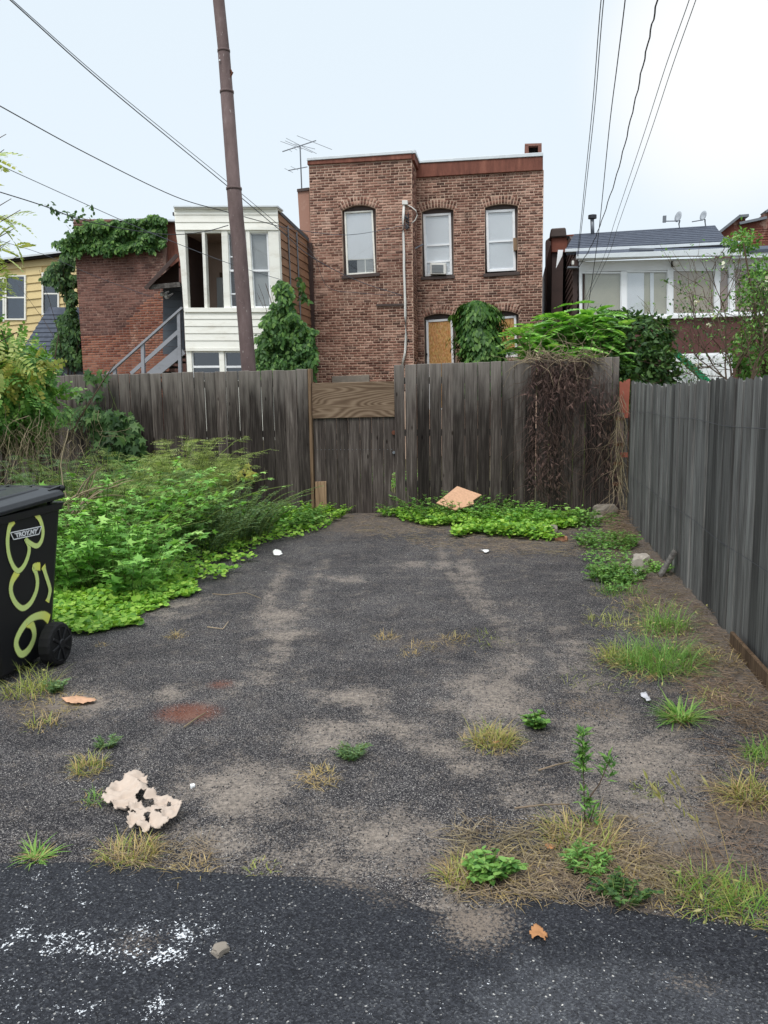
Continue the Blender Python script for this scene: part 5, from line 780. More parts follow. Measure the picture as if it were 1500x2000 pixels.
lv = inst(T_PIN9, np.array(pv), np.array(pd), np.array([(0, 0, 1.)])+rng.normal(0, .25, (len(pv), 3)), .27*U(.6, 1.15, len(pv))); mb = MB(); mb.tube([base, base+Vector((.03, 0, 1.5)), base+Vector((.1, 0, 3.2)), base+Vector((.2, 0, 4.6))], [.09, .08, .06, .03], 10)
tt_ = thing('sapling_tree', 'pale green compound leaved sapling reaching in from the left edge', 'tree', base); mb.build('trunk', 'bark', tt_, True); mb = MB(); [mb.tube(q, [.014, .008, .003], 6) for q in bp]; mb.build('branch', 'bark', tt_); obj_np('crown', lv[0], lv[1], 'leaf_pale', tt_)
# ---- ivy on the houses
b = P(230, 470, 21.3); parts = ivy([(150, 440), (230, 432), (262, 424), (312, 419), (324, 440), (318, 478), (270, 488), (205, 496), (155, 490), (128, 478), (130, 452)], 21.45, 6500, .5, T_OVATE, .115, 9); p2 = ivy([(100, 470), (150, 460), (158, 500), (118, 490)], 21.35, 420, .3, T_OVATE, .12, 8)
addp('ivy', 'thick dark ivy hanging over the top of the left brick wall', b.x, b.y, [('foliage', cat(parts, p2), 'leaf_ivy'), ('stem', ribbons(walk(np.array([P(150+i*14, 492, 21.46) for i in range(12)]), np.array([(0, 0, 1.)])+rng.normal(0, .3, (12, 3))*np.array((1, .02, .2)), .9, 6, .1), .01), 'bark')], 'ivy')
b = P(120, 600, 22); parts = ivy([(118, 505), (150, 490), (152, 560), (158, 640), (163, 735), (70, 735), (88, 690), (110, 640), (132, 600), (122, 560), (100, 550), (78, 535), (90, 520)], 23.0, 6500, .9, T_OVATE, .125, 10, .5)
addp('ivy', 'dark ivy mass draped down the corner between yellow and brick houses', b.x, b.y, [('foliage', parts, 'leaf_dark'), ('stem', ribbons(walk(np.array([P(130+i*3, 740, 22.2) for i in range(8)]), np.array([(0, 0, 1.)])+rng.normal(0, .15, (8, 3)), 3.2, 9, .08), .015), 'bark')], 'ivy')
b = P(130, 420, 21.3); sp_ = [(90, 404), (98, 409), (108, 413), (118, 416), (128, 420), (140, 423), (150, 420), (158, 416), (176, 412), (180, 420), (134, 426), (112, 420), (145, 432), (104, 406), (165, 425)]; pv = np.array([P(x, y, 20.6) for x, y in sp_ for _ in range(4)])+rng.normal(0, .06, (60, 3))
addp('ivy_shoot', 'loose ivy shoot trailing along a wire above the brick wall', b.x, b.y, [('foliage', inst(T_OVATE, pv, rng.normal(0, 1, (60, 3))+np.array((0, 0, -.4)), np.array([(0, -1., .5)])+rng.normal(0, .4, (60, 3)), .16*U(.6, 1.1, 60)), 'leaf_dark'), ('stem', ribbons(np.array([[P(x, y, 20.6) for x, y in ((182, 432), (160, 426), (135, 421), (108, 412), (90, 403))]], float), .012), 'bark')], 'ivy')
b = P(560, 760, 18.2); parts = ivy([(548, 545), (560, 548), (572, 590), (585, 625), (612, 650), (618, 690), (618, 740), (505, 740), (500, 690), (505, 650), (522, 610), (538, 590), (540, 560)], 18.35, 7500, .75, T_OVATE, .105, 7, .35); p2 = ivy([(486, 690), (520, 680), (520, 740), (480, 740)], 18.3, 420, .3, T_OVATE, .1, 6); p3 = ivy([(578, 540), (592, 548), (604, 590), (598, 596), (588, 570)], 19.6, 60, .1, T_OVATE, .13, 5)
addp('ivy', 'tall bright ivy cone climbing the corner of the cream porch', b.x, b.y, [('foliage', cat(parts, p2, p3), 'leaf_ivy'), ('stem', ribbons(walk(np.array([P(545+i*4, 740, 18.4) for i in range(8)]), np.array([(0, 0, 1.)])+rng.normal(0, .1, (8, 3)), 2.2, 8, .07), .012), 'bark')], 'ivy')
c = P(938, 660, 21.3); n = 6500; d_ = nrmz(rng.normal(0, 1, (n, 3))); zz = rng.random(n)**.8; top = P(938, 586, 21.3).z; zb = 1.6; ang = U(0, 6.283, n); rr = (.64*np.sqrt(np.clip(1-np.clip((zz-.72)/.28, 0, 1)**2, .02, 1))*(.3+1.3*fbm(ang*1.9, zz*7, 61, 3))*(.6+.45*rng.random(n)))
p = np.stack([c.x+rr*np.cos(ang)+.1*np.sin(zz*5), c.y+rr*np.sin(ang)*.7, zb+(top-zb)*zz], 1); f = np.stack([np.cos(ang)*.4+rng.normal(0, .35, n), np.sin(ang)*.4+rng.normal(0, .2, n), -np.ones(n)], 1); up = np.stack([np.cos(ang), np.sin(ang), U(.2, .9, n)], 1)
lfv = inst(T_OVATE, p, f, up, .15*U(.4, 1.35, n)); mb = MB().tube([(c.x, c.y, -.06), (c.x+.02, c.y, 1.6), (c.x, c.y, top-.15)], [.07, .06, .04], 8); iv = thing('vine_post', 'bushy green vine column in front of the boarded door', 'vine', (c.x, c.y, 0)); mb.build('post', 'bark', iv); obj_np('foliage', *lfv, 'leaf_ivy', iv)
# ---- shrubs behind the right part of the fence
b = P(1110, 900, 12.6); hubs = [(1050, 650), (1090, 640), (1120, 625), (1150, 640), (1180, 650), (1070, 675), (1110, 665), (1150, 670), (1040, 680), (1190, 690), (1130, 690), (1090, 690), (1160, 620), (1030, 655)]; pv = []; pd = []
for (x, y) in hubs:
    h_ = np.array(P(x, y, 12.6+rng.uniform(-.4, .5)))
    for k in range(24): a = rng.uniform(0, 6.283); pv.append(h_+rng.normal(0, .09, 3)); pd.append((math.cos(a), math.sin(a)*.8, rng.uniform(-.15, .6)))
lv = inst(T_pinnate(8, .3, .45), np.array(pv), np.array(pd), np.array([(0, 0, 1.)])+rng.normal(0, .15, (len(pv), 3)), .42*U(.5, 1.1, len(pv)))
mb = MB(); [mb.tube([(b.x+rng.uniform(-.3, .3), b.y, -.06), P(x, y+40, 12.6), P(x, y, 12.6)], [.025, .018, .01], 6) for x, y in hubs]; sm2 = thing('sumac_shrub', 'bright green compound leaved shrub rising over the right board fence', 'shrub', (b.x, b.y, 0)); mb.build('stem', 'stalk', sm2); obj_np('foliage', *lv, 'leaf_bright', sm2)
b = P(1235, 900, 13.5); parts = [clump(P(1225, 680, 13.5), (.75, .6, .72), 2900, T_OVATE, .105, 12, .3), clump(P(1185, 650, 13.7), (.42, .4, .42), 900, T_OVATE, .1, 13, .3), clump(P(1265, 735, 13.2), (.6, .5, .5), 1500, T_OVATE, .105, 14, .3), clump(P(1285, 660, 13.6), (.26, .3, .35), 420, T_OVATE, .09, 15, .3), clump(P(1190, 760, 12.6), (.45, .4, .5), 700, T_OVATE, .1, 16)]
mb = MB(); [mb.tube([(b.x+rng.uniform(-.2, .2), b.y, -.06), P(x, y+50, 13.5), P(x, y, 13.5)], [.04, .025, .01], 6) for x, y in ((1200, 640), (1225, 640), (1260, 690), (1285, 640), (1240, 720))]; sm2 = thing('dark_shrub', 'dense dark green small leaved shrub beside the compound leaved shrub', 'shrub', (b.x, b.y, 0)); mb.build('stem', 'bark', sm2); obj_np('foliage', *cat(*parts), 'leaf_dark', sm2)
def grow(p, d_, L, r, depth, segs, tips, spread=.55, up=.12):
    q = [p]; 
    for i in range(4): d_ = (d_+Vector(rng.normal(0, .16, 3))+Vector((0, 0, up))).normalized(); q.append(q[-1]+d_*L/4)
    segs.append((q, [r, r*.9, r*.8, r*.7, r*.6]))
    if depth == 0: tips.append(q[-1]); tips.append(q[2]); return
    for k in range(3): grow(q[2+k % 3], (d_+Vector(rng.normal(0, spread, 3))*Vector((1, .7, 1))).normalized(), L*rng.uniform(.55, .85), r*.62, depth-1, segs, tips, spread, up)
for (px, Y, d0, L, lab, mat, nl) in ((1432, 12.8, (-.32, 0, 1), 1.5, 'sparse half bare shrub with grey twigs behind the grey side fence', 'leaf_mid', 700), (1445, 13.4, (.35, 0, 1), 1.5, 'leafier flowering branchy shrub behind the grey side fence', 'leaf_dark', 2600), (1340, 13.2, (-.1, 0, 1), .9, 'low twiggy shrub in front of the white panelled shed', 'leaf_dark', 420)):
    b = P(px, 900, Y); b.z = 0; segs = []; tips = []
    for k in range(3): grow(b+Vector((rng.uniform(-.1, .1), 0, .9 if L > 1 else .4)), (Vector(d0)+Vector((rng.normal(0, .35), rng.normal(0, .2), 0))).normalized(), L*.8, .02, 4, segs, tips)
    sh_ = thing('twiggy_shrub', lab, 'shrub', b); mb = MB().tube([b-Vector((0, 0, .06)), b+Vector((0, 0, .95 if L > 1 else .45))], [.05, .04], 8); mb.build('trunk', 'bark', sh_); mb = MB(); [mb.tube(q, r, 5) for q, r in segs]; mb.build('branch', 'bark', sh_)
    tp = np.array([tuple(v) for v in tips]); i_ = rng.integers(0, len(tp), nl); pv = tp[i_]+rng.normal(0, .07, (nl, 3)); obj_np('foliage', *inst(T_OVATE, pv, rng.normal(0, 1, (nl, 3)), np.array([(0, -.3, 1.)])+rng.normal(0, .5, (nl, 3)), .062*U(.5, 1.1, nl)), mat, sh_)
    if nl == 2600: i_ = rng.integers(0, len(tp), 26); pv = np.repeat(tp[i_], 4, 0)+rng.normal(0, .02, (104, 3)); obj_np('blossom', *inst(T_ROUND, pv, rng.normal(0, 1, (104, 3)), rng.normal(0, 1, (104, 3))+np.array((0, -1, 0)), .06), 'flower', sh_)
b = P(1480, 640, 13.6); parts = [clump(P(1495, 690, 13.6), (.55, .5, .6), 1500, T_OVATE, .1, 22), clump(P(1490, 560, 13.9), (.4, .4, .5), 700, T_OVATE, .1, 23, inner=.3), clump(P(1550, 620, 13.8), (.5, .5, .9), 1200, T_OVATE, .1, 24), clump(P(1450, 470, 14), (.3, .3, .2), 260, T_OVATE, .09, 25, inner=.3)]
mb = MB(); [mb.tube([(b.x+.2, b.y, -.06), P(1500, 760, 13.7), P(x, y, 13.7)], [.05, .03, .012], 6) for x, y in ((1490, 560), (1550, 600), (1452, 475), (1480, 680))]; sm2 = thing('leafy_tree', 'mixed green leafy small tree at the right edge behind the grey side fence', 'tree', (b.x, b.y, 0)); mb.build('trunk', 'bark', sm2); obj_np('crown', *cat(*parts), 'leaf_mid', sm2)
# ---- dead vine on the right fence
n = 700; px = np.concatenate([U(1040, 1155, 280), U(1030, 1112, 280), U(1130, 1208, 140)]); py = np.concatenate([U(690, 740, 280), U(720, 940, 280), U(720, 960, 140)]); d_ = rays(px, py); st = np.array((0, 0, H))+d_*((10.79-U(0, .08, n))/d_[:, 1])[:, None]
w1 = walk(st, np.array([(0, -.05, -1.)])+rng.normal(0, .6, (n, 3))*np.array((1, .15, .6)), U(.15, .75, n), 8, .32, .1); w1[..., 1] = np.clip(w1[..., 1], 10.55, 10.8)
m_ = 110; px = U(1030, 1175, m_); st = np.array([P(x, 706, 10.78) for x in px])+rng.normal(0, .03, (m_, 3)); w2 = walk(st, np.array([(.1, -.1, .5)])+rng.normal(0, .7, (m_, 3))*np.array((1, .3, .4)), U(.2, .7, m_), 8, .3, .14); w2[..., 1] = np.clip(w2[..., 1], 10.55, 10.95)
dl = ivy([(1045, 712), (1150, 706), (1160, 760), (1120, 800), (1085, 770), (1060, 860), (1035, 850), (1030, 760)], 10.78, 420, .1, T_LANCE, .075, 20); dl2 = ivy([(1030, 850), (1110, 830), (1110, 960), (1090, 990), (1030, 980)], 10.78, 320, .1, T_LANCE, .07, 20); dl3 = ivy([(1160, 760), (1205, 770), (1210, 860), (1200, 960), (1165, 900)], 10.78, 170, .1, T_LANCE, .07, 20)
b = P(1110, 1000, 10.7); addp('dead_vine', 'brown dead vine tangle hanging over the right board fence', b.x, b.y, [('strand', ribbons(w1, .0034), 'dead_vine'), ('strand', ribbons(w2, .0048), 'dead_grey'), ('withered_leaf', cat(dl, dl2, dl3), 'dead_vine')], 'vine')
n = 90; st = np.array([P(1209+rng.uniform(-7, 8), rng.uniform(760, 960), 10.66) for _ in range(n)]); w3 = walk(st, np.array([(0, 0, -1.)])+rng.normal(0, .6, (n, 3))*np.array((.6, .2, .4)), U(.2, .7, n), 8, .25, .1); b = P(1207, 1000, 10.66); addp('dead_vine', 'thin dead tendrils wound round the rusty corner post', b.x, b.y, [('strand', ribbons(w3, .004), 'dead_grey')], 'vine')
# ---- creeping ground cover (nobody could count it)
def cover(poly, n, hmax, size, mat, T=T_ROUND, rough=14):
    px, py = psample(poly, n, rough); d_ = rays(px, py); p = np.array((0, 0, H))+d_*(-H/d_[:, 2])[:, None]; hh = hmax*(.25+fbm(p[:, 0]*3, p[:, 1]*3, 71))*U(.3, 1, n); p[:, 2] = pad_z(p[:, 0], p[:, 1])+hh
    f = np.stack([rng.normal(0, 1, n), rng.normal(0, 1, n), rng.normal(.1, .3, n)], 1); up = np.array([(0, -.15, 1.)])+rng.normal(0, .3, (n, 3)); return inst(T, p, f, up, size*U(.5, 1.15, n))
def cover_w(poly_w, n, hmax, size, T=T_ROUND):
    X = np.array([p[0] for p in poly_w]); Y = np.array([p[1] for p in poly_w]); a = U(X.min(), X.max(), n*3); b_ = U(Y.min(), Y.max(), n*3); k = inpoly(a+.75*(fbm(a*3, b_*3, 81)-.5), b_+.75*(fbm(a*3+9, b_*3, 83)-.5), poly_w); a, b_ = a[k][:n], b_[k][:n]; n = len(a)
    p = np.stack([a, b_, pad_z(a, b_)+hmax*(.2+fbm(a*3, b_*3, 71))*U(.3, 1, n)], 1); return inst(T, p, np.stack([rng.normal(0, 1, n), rng.normal(0, 1, n), rng.normal(.1, .3, n)], 1), np.array([(0, -.15, 1.)])+rng.normal(0, .3, (n, 3)), size*U(.5, 1.15, n))
PW = lambda pts: [tuple(G(*p))[:2] for p in pts]
left_poly = PW([(60, 1250), (175, 1238), (250, 1205), (345, 1185), (330, 1150), (430, 1125), (455, 1100), (520, 1070), (580, 1050), (640, 1030), (668, 1012)])+[(-2.75, 10.7), (-6, 10.7), (-6, 5), (-3.7, 4.7)]
stuff(obj_np('ground_cover', *cat(cover_w(left_poly, 15000, .10, .052), cover_w(PW([(60, 1250), (175, 1238), (250, 1205), (345, 1185), (380, 1140), (300, 1120), (110, 1140)]), 7000, .07, .05)), 'leaf_cover'), 'bright green creeping round leaves spreading onto the left of the pad', 'ground cover')
right_poly = PW([(740, 1010), (800, 1024), (900, 1032), (930, 1050), (1000, 1056), (1085, 1058), (1100, 1030), (1130, 1015)])+[(1.0, 10.7), (-1.7, 10.7)]
stuff(obj_np('ground_cover', *cat(cover_w(right_poly, 9000, .13, .055)), 'leaf_cover'), 'green creeping leaves along the fence right of the gate', 'ground cover')
stuff(obj_np('ground_cover', *cat(cover([(1110, 1020), (1190, 1010), (1215, 1050), (1240, 1110), (1250, 1150), (1180, 1160), (1150, 1120), (1130, 1060)], 1300, .06, .045, None, T_OVATE, 45)), 'leaf_mid'), 'patchy green weeds creeping along the foot of the grey side fence', 'ground cover')
def bushy(name, label, px, py, dy, rad, n, h_, T, ls, nl, mat, cat_='weed', group=None, lean=(0, 0)):
    c = G(px, py); lf, stm = stalks(c.x, c.y+dy, rad, n, h_, lean, T, ls, nl, .7, .6); return plant(name, label, cat_, (c.x, c.y, 0), [('foliage', lf, mat), ('stem', stm, 'stalk')], group)
bushy('leafy_weed', 'green leafy weeds growing round the particle board sheet', 900, 1016, .1, .75, 110, .5, T_OVATE, .075, 22, 'leaf_mid'); bushy('leafy_weed', 'fresh green weeds between the particle board and the rubble', 1010, 1025, .1, .5, 60, .36, T_OVATE, .075, 22, 'leaf_bright'); bushy('leafy_weed', 'green weeds at the right foot of the gate', 800, 1012, .2, .4, 50, .34, T_LANCE, .1, 22, 'leaf_mid')
bushy('leafy_weed', 'bright low weeds at the left foot of the gate', 600, 1018, .3, .5, 70, .28, T_OVATE, .07, 22, 'leaf_cover'); bushy('seedling', 'young plant with broad light green leaves in front of the dead vine', 1122, 1022, .1, .05, 5, .42, T_OVATE, .15, 5, 'leaf_bright', 'seedling'); bushy('leafy_weed', 'green weed clump at the left of the corner post', 1150, 1030, .2, .3, 40, .26, T_OVATE, .06, 20, 'leaf_mid')
bushy('leafy_weed', 'pale weeds growing behind the gate gap', 772, 965, 0, .4, 40, .7, T_OVATE, .1, 20, 'leaf_bright').location
# ---- grass tufts
def tuft(label, px, py, rad, n, L, mat, lean=(.1, .9), droop=.8, w=.0019, group=None, seeds=0, mix=None, name='grass_tuft'):
    c = G(px, py); z0 = float(pad_z(np.array([c.x]), np.array([c.y]))[0]); a = U(0, 6.283, n); r = rad*np.sqrt(rng.random(n)); b = np.stack([c.x+r*np.cos(a), c.y+r*np.sin(a), np.full(n, z0-.004)], 1); az = a+rng.normal(0, 1.5, n)
    V, f, tip = blades(b, az, L*.85*U(.3, 1.1, n), U(lean[0], lean[1]+.25, n), w*U(.6, 1.2, n), droop); th = thing(name, label, 'grass', (c.x, c.y, z0), group)
    if mix:
        k = int(n*.5); per = len(V)//n; fp = len(f)//n; obj_np('blades', V[:k*per], f[:k*fp], mat, th); obj_np('blades', V[k*per:], f[k*fp:]-k*per, mix, th)
    else: obj_np('blades', V, f, mat, th)
    m2 = int(n*.6)+20; a2 = U(0, 6.283, m2); r2 = rad*1.5*np.sqrt(rng.random(m2)); V2, f2, _ = blades(np.stack([c.x+r2*np.cos(a2), c.y+r2*np.sin(a2), np.full(m2, z0-.003)], 1), U(0, 6.283, m2), L*.5*U(.3, 1.1, m2), U(1.0, 1.55, m2), .0014, .3); obj_np('thatch', V2, f2, 'grass_dry', th)
    if seeds: i_ = rng.integers(0, n, seeds); d_ = rng.normal(0, .5, (seeds, 3))+np.array((0, 0, -.2)); obj_np('seed_head', *inst((T_LANCE[0]*np.array((1.3, 1, 1)), T_LANCE[1]), tip[i_], d_+np.stack([np.cos(az[i_]), np.sin(az[i_]), 0*i_], 1), np.array([(0, -.5, 1.)])+rng.normal(0, .4, (seeds, 3)), .03*U(.6, 1.2, seeds)), 'seed', th)
    for ch_ in th.children: ch_['kind'] = 'stuff'
    return th
tuft('yellow green grass in front of the bin wheel', 58, 1352, .13, 150, .26, 'grass_lime', seeds=10); tuft('tan matted grass patch beside the bin', 105, 1378, .16, 260, .09, 'grass_dry', (.6, 1.4)); tuft('thin straw grass below the tan patch', 85, 1415, .08, 70, .1, 'grass_dry', mix='grass_lime')
tuft('straw coloured tuft joined to a small green weed left of the pad', 172, 1500, .075, 170, .11, 'grass_dry', mix='grass_lime'); tuft('small green grass touching the crumpled cardboard', 190, 1562, .05, 60, .1, 'grass_green'); tuft('bright green flat crabgrass rosette by the road edge', 72, 1676, .025, 90, .15, 'grass_green', (.9, 1.45), .4, .004)
tuft('yellowing tuft below the crumpled cardboard', 255, 1672, .09, 230, .13, 'grass_lime', mix='grass_dry'); tuft('straw wisps at the road edge below the cardboard', 375, 1702, .07, 70, .1, 'grass_dry', (.7, 1.5)); tuft('small olive tuft on the road edge', 510, 1696, .05, 70, .06, 'grass_lime', (.4, 1.3)); tuft('dry wispy tuft beside a small green weed in mid pad', 625, 1520, .07, 110, .13, 'grass_dry', (.5, 1.4))
for (px, py, r_, n_, L_, lab) in ((345, 1243, .06, 60, .1, 'pale dry tuft alone on the gravel between bin and rust stain'), (755, 1246, .07, 60, .1, 'upright brown tuft at the end of the mid pad grass row'), (825, 1262, .1, 70, .08, 'low dry tuft between the brown tuft and the thin green grass'), (885, 1250, .09, 60, .12, 'dry tuft touching the thin green grass patch'), (800, 1278, .06, 40, .07, 'tiny flat straw tuft in front of the mid pad grass row'), (200, 1260, .04, 30, .06, 'tiny straw wisp on the gravel beside the bin wheel')): tuft(lab, px, py, r_, n_, L_, 'grass_dry', (.3, 1.3))
tuft('thin green grass patch in the middle of the pad', 940, 1250, .2, 90, .07, 'grass_lime', (.3, 1.2)); tuft('large straw tuft with a dead leaf in the gravel', 962, 1446, .1, 420, .15, 'grass_dry', (.3, 1.2), mix='grass_lime')
tuft('bright green spreading grass rosette near the plastic wrapper', 1330, 1404, .05, 190, .24, 'grass_green', (.8, 1.4), .4, .004); tuft('big green foxtail grass clump by the grey side fence', 1290, 1300, .22, 700, .34, 'grass_green', (.05, .9), 1.1, seeds=60, mix='leaf_mid'); tuft('foxtail grass behind the big clump', 1300, 1232, .16, 300, .3, 'grass_green', (.05, .9), .9, seeds=60); tuft('yellowish foxtail grass left of the big clump', 1210, 1285, .14, 220, .2, 'grass_lime', (.2, 1.1), .8, seeds=40)
tuft('thin foxtails leaning over the gravel', 1190, 1215, .16, 120, .15, 'grass_lime', (.2, 1.1), .8, seeds=40); tuft('arching half dry grass by the right road verge', 1462, 1562, .09, 260, .2, 'grass_lime', (.2, 1.2), .9, mix='grass_dry'); tuft('fresh green grass at the foot of the grey side fence', 1500, 1488, .1, 200, .13, 'grass_green'); tuft('olive flattened grass patch right of the tall weed', 1262, 1546, .07, 140, .05, 'grass_lime', (.8, 1.5), .3)
tuft('grass at the left end of the dry verge', 900, 1712, .06, 170, .13, 'grass_lime', mix='grass_dry'); tuft('matted straw in the middle of the dry verge', 1010, 1712, .16, 330, .12, 'grass_dry', (.7, 1.5)); tuft('straw grass round the foot of the tall weed', 1135, 1640, .13, 380, .15, 'grass_dry', (.2, 1.3), mix='grass_lime'); tuft('dry grass between the tall weed and the green verge grass', 1195, 1690, .13, 260, .12, 'grass_dry', (.5, 1.4))
tuft('light green verge grass with tall seed stalks', 1385, 1752, .11, 260, .15, 'grass_lime', (.15, 1.2), .8, seeds=10, mix='grass_green'); tuft('light green verge grass at the right corner', 1475, 1775, .1, 260, .14, 'grass_lime', (.2, 1.3), .8, mix='grass_green'); tuft('tan wisps on the verge', 1290, 1745, .1, 130, .08, 'grass_dry', (.6, 1.4)); tuft('dry brown grass on the soil beside the wrapper', 1150, 1385, .12, 120, .06, 'straw', (.8, 1.5))
for (px, py, lab) in ((1365, 1690, 0), ):
    c = G(1400, 1745); n = 9; V, f, tip = blades(np.array([tuple(c)])+rng.normal(0, .03, (n, 3))*np.array((1, 1, 0)), U(2.2, 3.0, n), U(.28, .42, n), U(.2, .5, n), .0016, .2); th = thing('seed_grass', 'tall thin seeding grass stalks leaning over the verge', 'grass', c); obj_np('blades', V, f, 'grass_dry', th); obj_np('seed_head', *inst(T_LANCE, np.repeat(tip, 4, 0)-rng.random((n*4, 1))*np.array((-.03, 0, .06)), np.array([(-.5, 0, .9)])+rng.normal(0, .25, (n*4, 3)), rng.normal(0, 1, (n*4, 3)), .04), 'seed', th)
    for ch_ in th.children: ch_['kind'] = 'stuff'
bushy('leafy_weed', 'small round green weed beside the straw tuft', 1050, 1422, .02, .035, 16, .11, T_OVATE, .045, 16, 'leaf_mid'); bushy('leafy_weed', 'small blue green weed in mid pad', 684, 1484, .02, .04, 22, .09, T_LANCE, .04, 26, 'leaf_artemisia'); bushy('leafy_weed', 'small green weed behind the straw tuft on the left', 203, 1462, .02, .035, 14, .08, T_LANCE, .035, 24, 'leaf_artemisia')
bushy('leafy_weed', 'rounded green weed in the dry verge', 958, 1718, .02, .05, 22, .12, T_OVATE, .05, 14, 'leaf_mid'); bushy('leafy_weed', 'green weed on the asphalt edge under the verge', 1215, 1762, .01, .06, 22, .09, T_OVATE, .032, 16, 'leaf_dark'); bushy('leafy_weed', 'green weed in the middle of the verge', 1145, 1702, .02, .05, 18, .11, T_LANCE, .05, 18, 'leaf_mid'); bushy('leafy_weed', 'small weed beside the bin grass', 108, 1352, .02, .04, 14, .1, T_OVATE, .035, 14, 'leaf_artemisia')
c = G(1143, 1615); path = np.array([[c+Vector((0, 0, 0)), c+Vector((-.006, 0, .12)), c+Vector((-.012, 0, .25)), c+Vector((-.018, .01, .38))], [c+Vector((.0, 0, .1)), c+Vector((.05, 0, .18)), c+Vector((.075, 0, .25)), c+Vector((.085, 0, .28))], [c, c+Vector((.02, 0, .03)), c+Vector((.03, 0, .07)), c+Vector((.035, 0, .1))]], float)
lp = np.concatenate([np.array(c)+np.stack([-.016+rng.normal(0, .004, 150), rng.normal(0, .004, 150), U(.22, .39, 150)], 1), np.array(c)+np.stack([.075+rng.normal(0, .012, 50), rng.normal(0, .01, 50), U(.2, .29, 50)], 1), np.array(c)+np.stack([.02+rng.normal(0, .016, 60), rng.normal(0, .016, 60), U(.02, .12, 60)], 1), np.array(c)+np.stack([-.01+rng.normal(0, .004, 30), rng.normal(0, .004, 30), U(.08, .24, 30)], 1)])
nl = len(lp); plant('tall_weed', 'single upright leafy weed stalk standing in the dry verge', 'weed', tuple(c), [('foliage', inst(T_LANCE, lp, rng.normal(0, 1, (nl, 3))*np.array((1, 1, .3))+np.array((0, 0, .5)), np.array([(0, 0, 1.)])+rng.normal(0, .3, (nl, 3)), .045*U(.6, 1.2, nl)), 'leaf_mid'), ('stem', ribbons(path, .0035), 'bark')])
# ---- straw and twigs lying about
def litter(poly, n, L, w, mat, zup=.012):
    px, py = psample(poly, n, 20); d_ = rays(px, py); p = np.array((0, 0, H))+d_*(-H/d_[:, 2])[:, None]; p[:, 2] = pad_z(p[:, 0], p[:, 1])+U(.002, zup, n); wv = walk(p, np.stack([rng.normal(0, 1, n), rng.normal(0, 1, n), 0*p[:, 0]], 1), L*U(.4, 1.2, n), 5, .25); wv[..., 2] = p[:, None, 2]+np.abs(wv[..., 2]-p[:, None, 2])*.3; return ribbons(wv, w)
stuff(obj_np('dry_straw', *cat(litter([(1200, 1010), (1222, 1015), (1500, 1340), (1520, 1480), (1380, 1400), (1240, 1200), (1190, 1080)], 1700, .12, .0018, None, .03), litter([(1160, 990), (1222, 1000), (1240, 1060), (1200, 1080)], 700, .16, .0028, None, .1), litter([(1380, 1440), (1560, 1480), (1560, 1760), (1300, 1720), (1380, 1600)], 500, .12, .0015, None, .02)), 'straw'), 'brown dry straw and needles littering the soil along the grey side fence', 'straw')
stuff(obj_np('dry_straw', *cat(litter([(660, 1010), (1100, 1030), (1200, 1090), (1000, 1085), (700, 1050)], 1500, .12, .002, None, .02), litter([(880, 1620), (1240, 1600), (1380, 1740), (1250, 1770), (880, 1750)], 1500, .1, .0016, None, .03), litter([(200, 1640), (420, 1640), (420, 1710), (190, 1710)], 260, .09, .0014, None, .02)), 'dead_grey'), 'pale straw bits scattered by the gate and on the verge', 'straw')
for k, (pts, lab) in enumerate([([(920, 1700), (975, 1655), (1060, 1615)], 'long pale twig lying across the dry verge'), ([(415, 1163), (440, 1165), (480, 1160), (510, 1172)], 'thin bent twig on the dark gravel near the ground cover'), ([(360, 1425), (385, 1407), (402, 1397)], 'straight twig crossing the rust stain'), ([(1140, 1680), (1180, 1655), (1290, 1695)], 'bent brown stalk lying on the right of the verge'), ([(1005, 1585), (1060, 1578), (1112, 1577)], 'thin straw stem behind the verge'), ([(405, 1228), (435, 1232), (446, 1218)], 'small curled twig near the dry tuft'), ([(1052, 1510), (1085, 1500), (1122, 1492)], 'short twig left of the tall weed')]):
    tag(MB().tube([G(x, y)+Vector((0, 0, .014)) for x, y in pts], [.004, .0035, .0025, .002][:len(pts)], 6).build('twig', 'dead_grey', None, True), lab, 'twig', 'twigs on the pad')
# ------------------------------------------------------------------ litter and stones
def crumple(name, outline, holes, org, sc, label, cat_, mat, h_=.05, step=.012, th=.004, seed=0, zb=.012):
    wp = [tuple(G(org[0]+x/sc, org[1]+y/sc))[:2] for x, y in outline]; hp = [[tuple(G(org[0]+x/sc, org[1]+y/sc))[:2] for x, y in hl] for hl in holes]; X = np.arange(min(p[0] for p in wp), max(p[0] for p in wp), step); Y = np.arange(min(p[1] for p in wp), max(p[1] for p in wp), step); A, B = np.meshgrid(X, Y)
    A = A+rng.normal(0, step*.15, A.shape); B = B+rng.normal(0, step*.15, B.shape); ridg = 1-np.abs(fbm(A*16+seed, B*16, 91+seed, 3)*2-1)*2; Zc = pad_z(A, B)+zb+h_*np.clip(.25+.55*ridg+.9*(fbm(A*7, B*7, 95+seed, 2)-.4), 0, 1.3); ok = inpoly(A.ravel(), B.ravel(), wp)
    for hl in hp: ok &= ~inpoly(A.ravel(), B.ravel(), hl)
    nx, ny = len(X), len(Y); ii = (np.arange(ny-1)[:, None]*nx+np.arange(nx-1)[None]).ravel(); q = np.stack([ii, ii+1, ii+nx+1, ii+nx], 1); q = q[ok[q].all(1)]; o = obj_np(name, np.stack([A.ravel(), B.ravel(), Zc.ravel()], 1), q, mat, smooth=False); md = o.modifiers.new('thick', 'SOLIDIFY'); md.thickness = th
    import bmesh; bm = bmesh.new(); bm.from_mesh(o.data); bmesh.ops.delete(bm, geom=[v for v in bm.verts if not v.link_faces], context='VERTS'); bm.to_mesh(o.data); bm.free(); return tag(o, label, cat_)
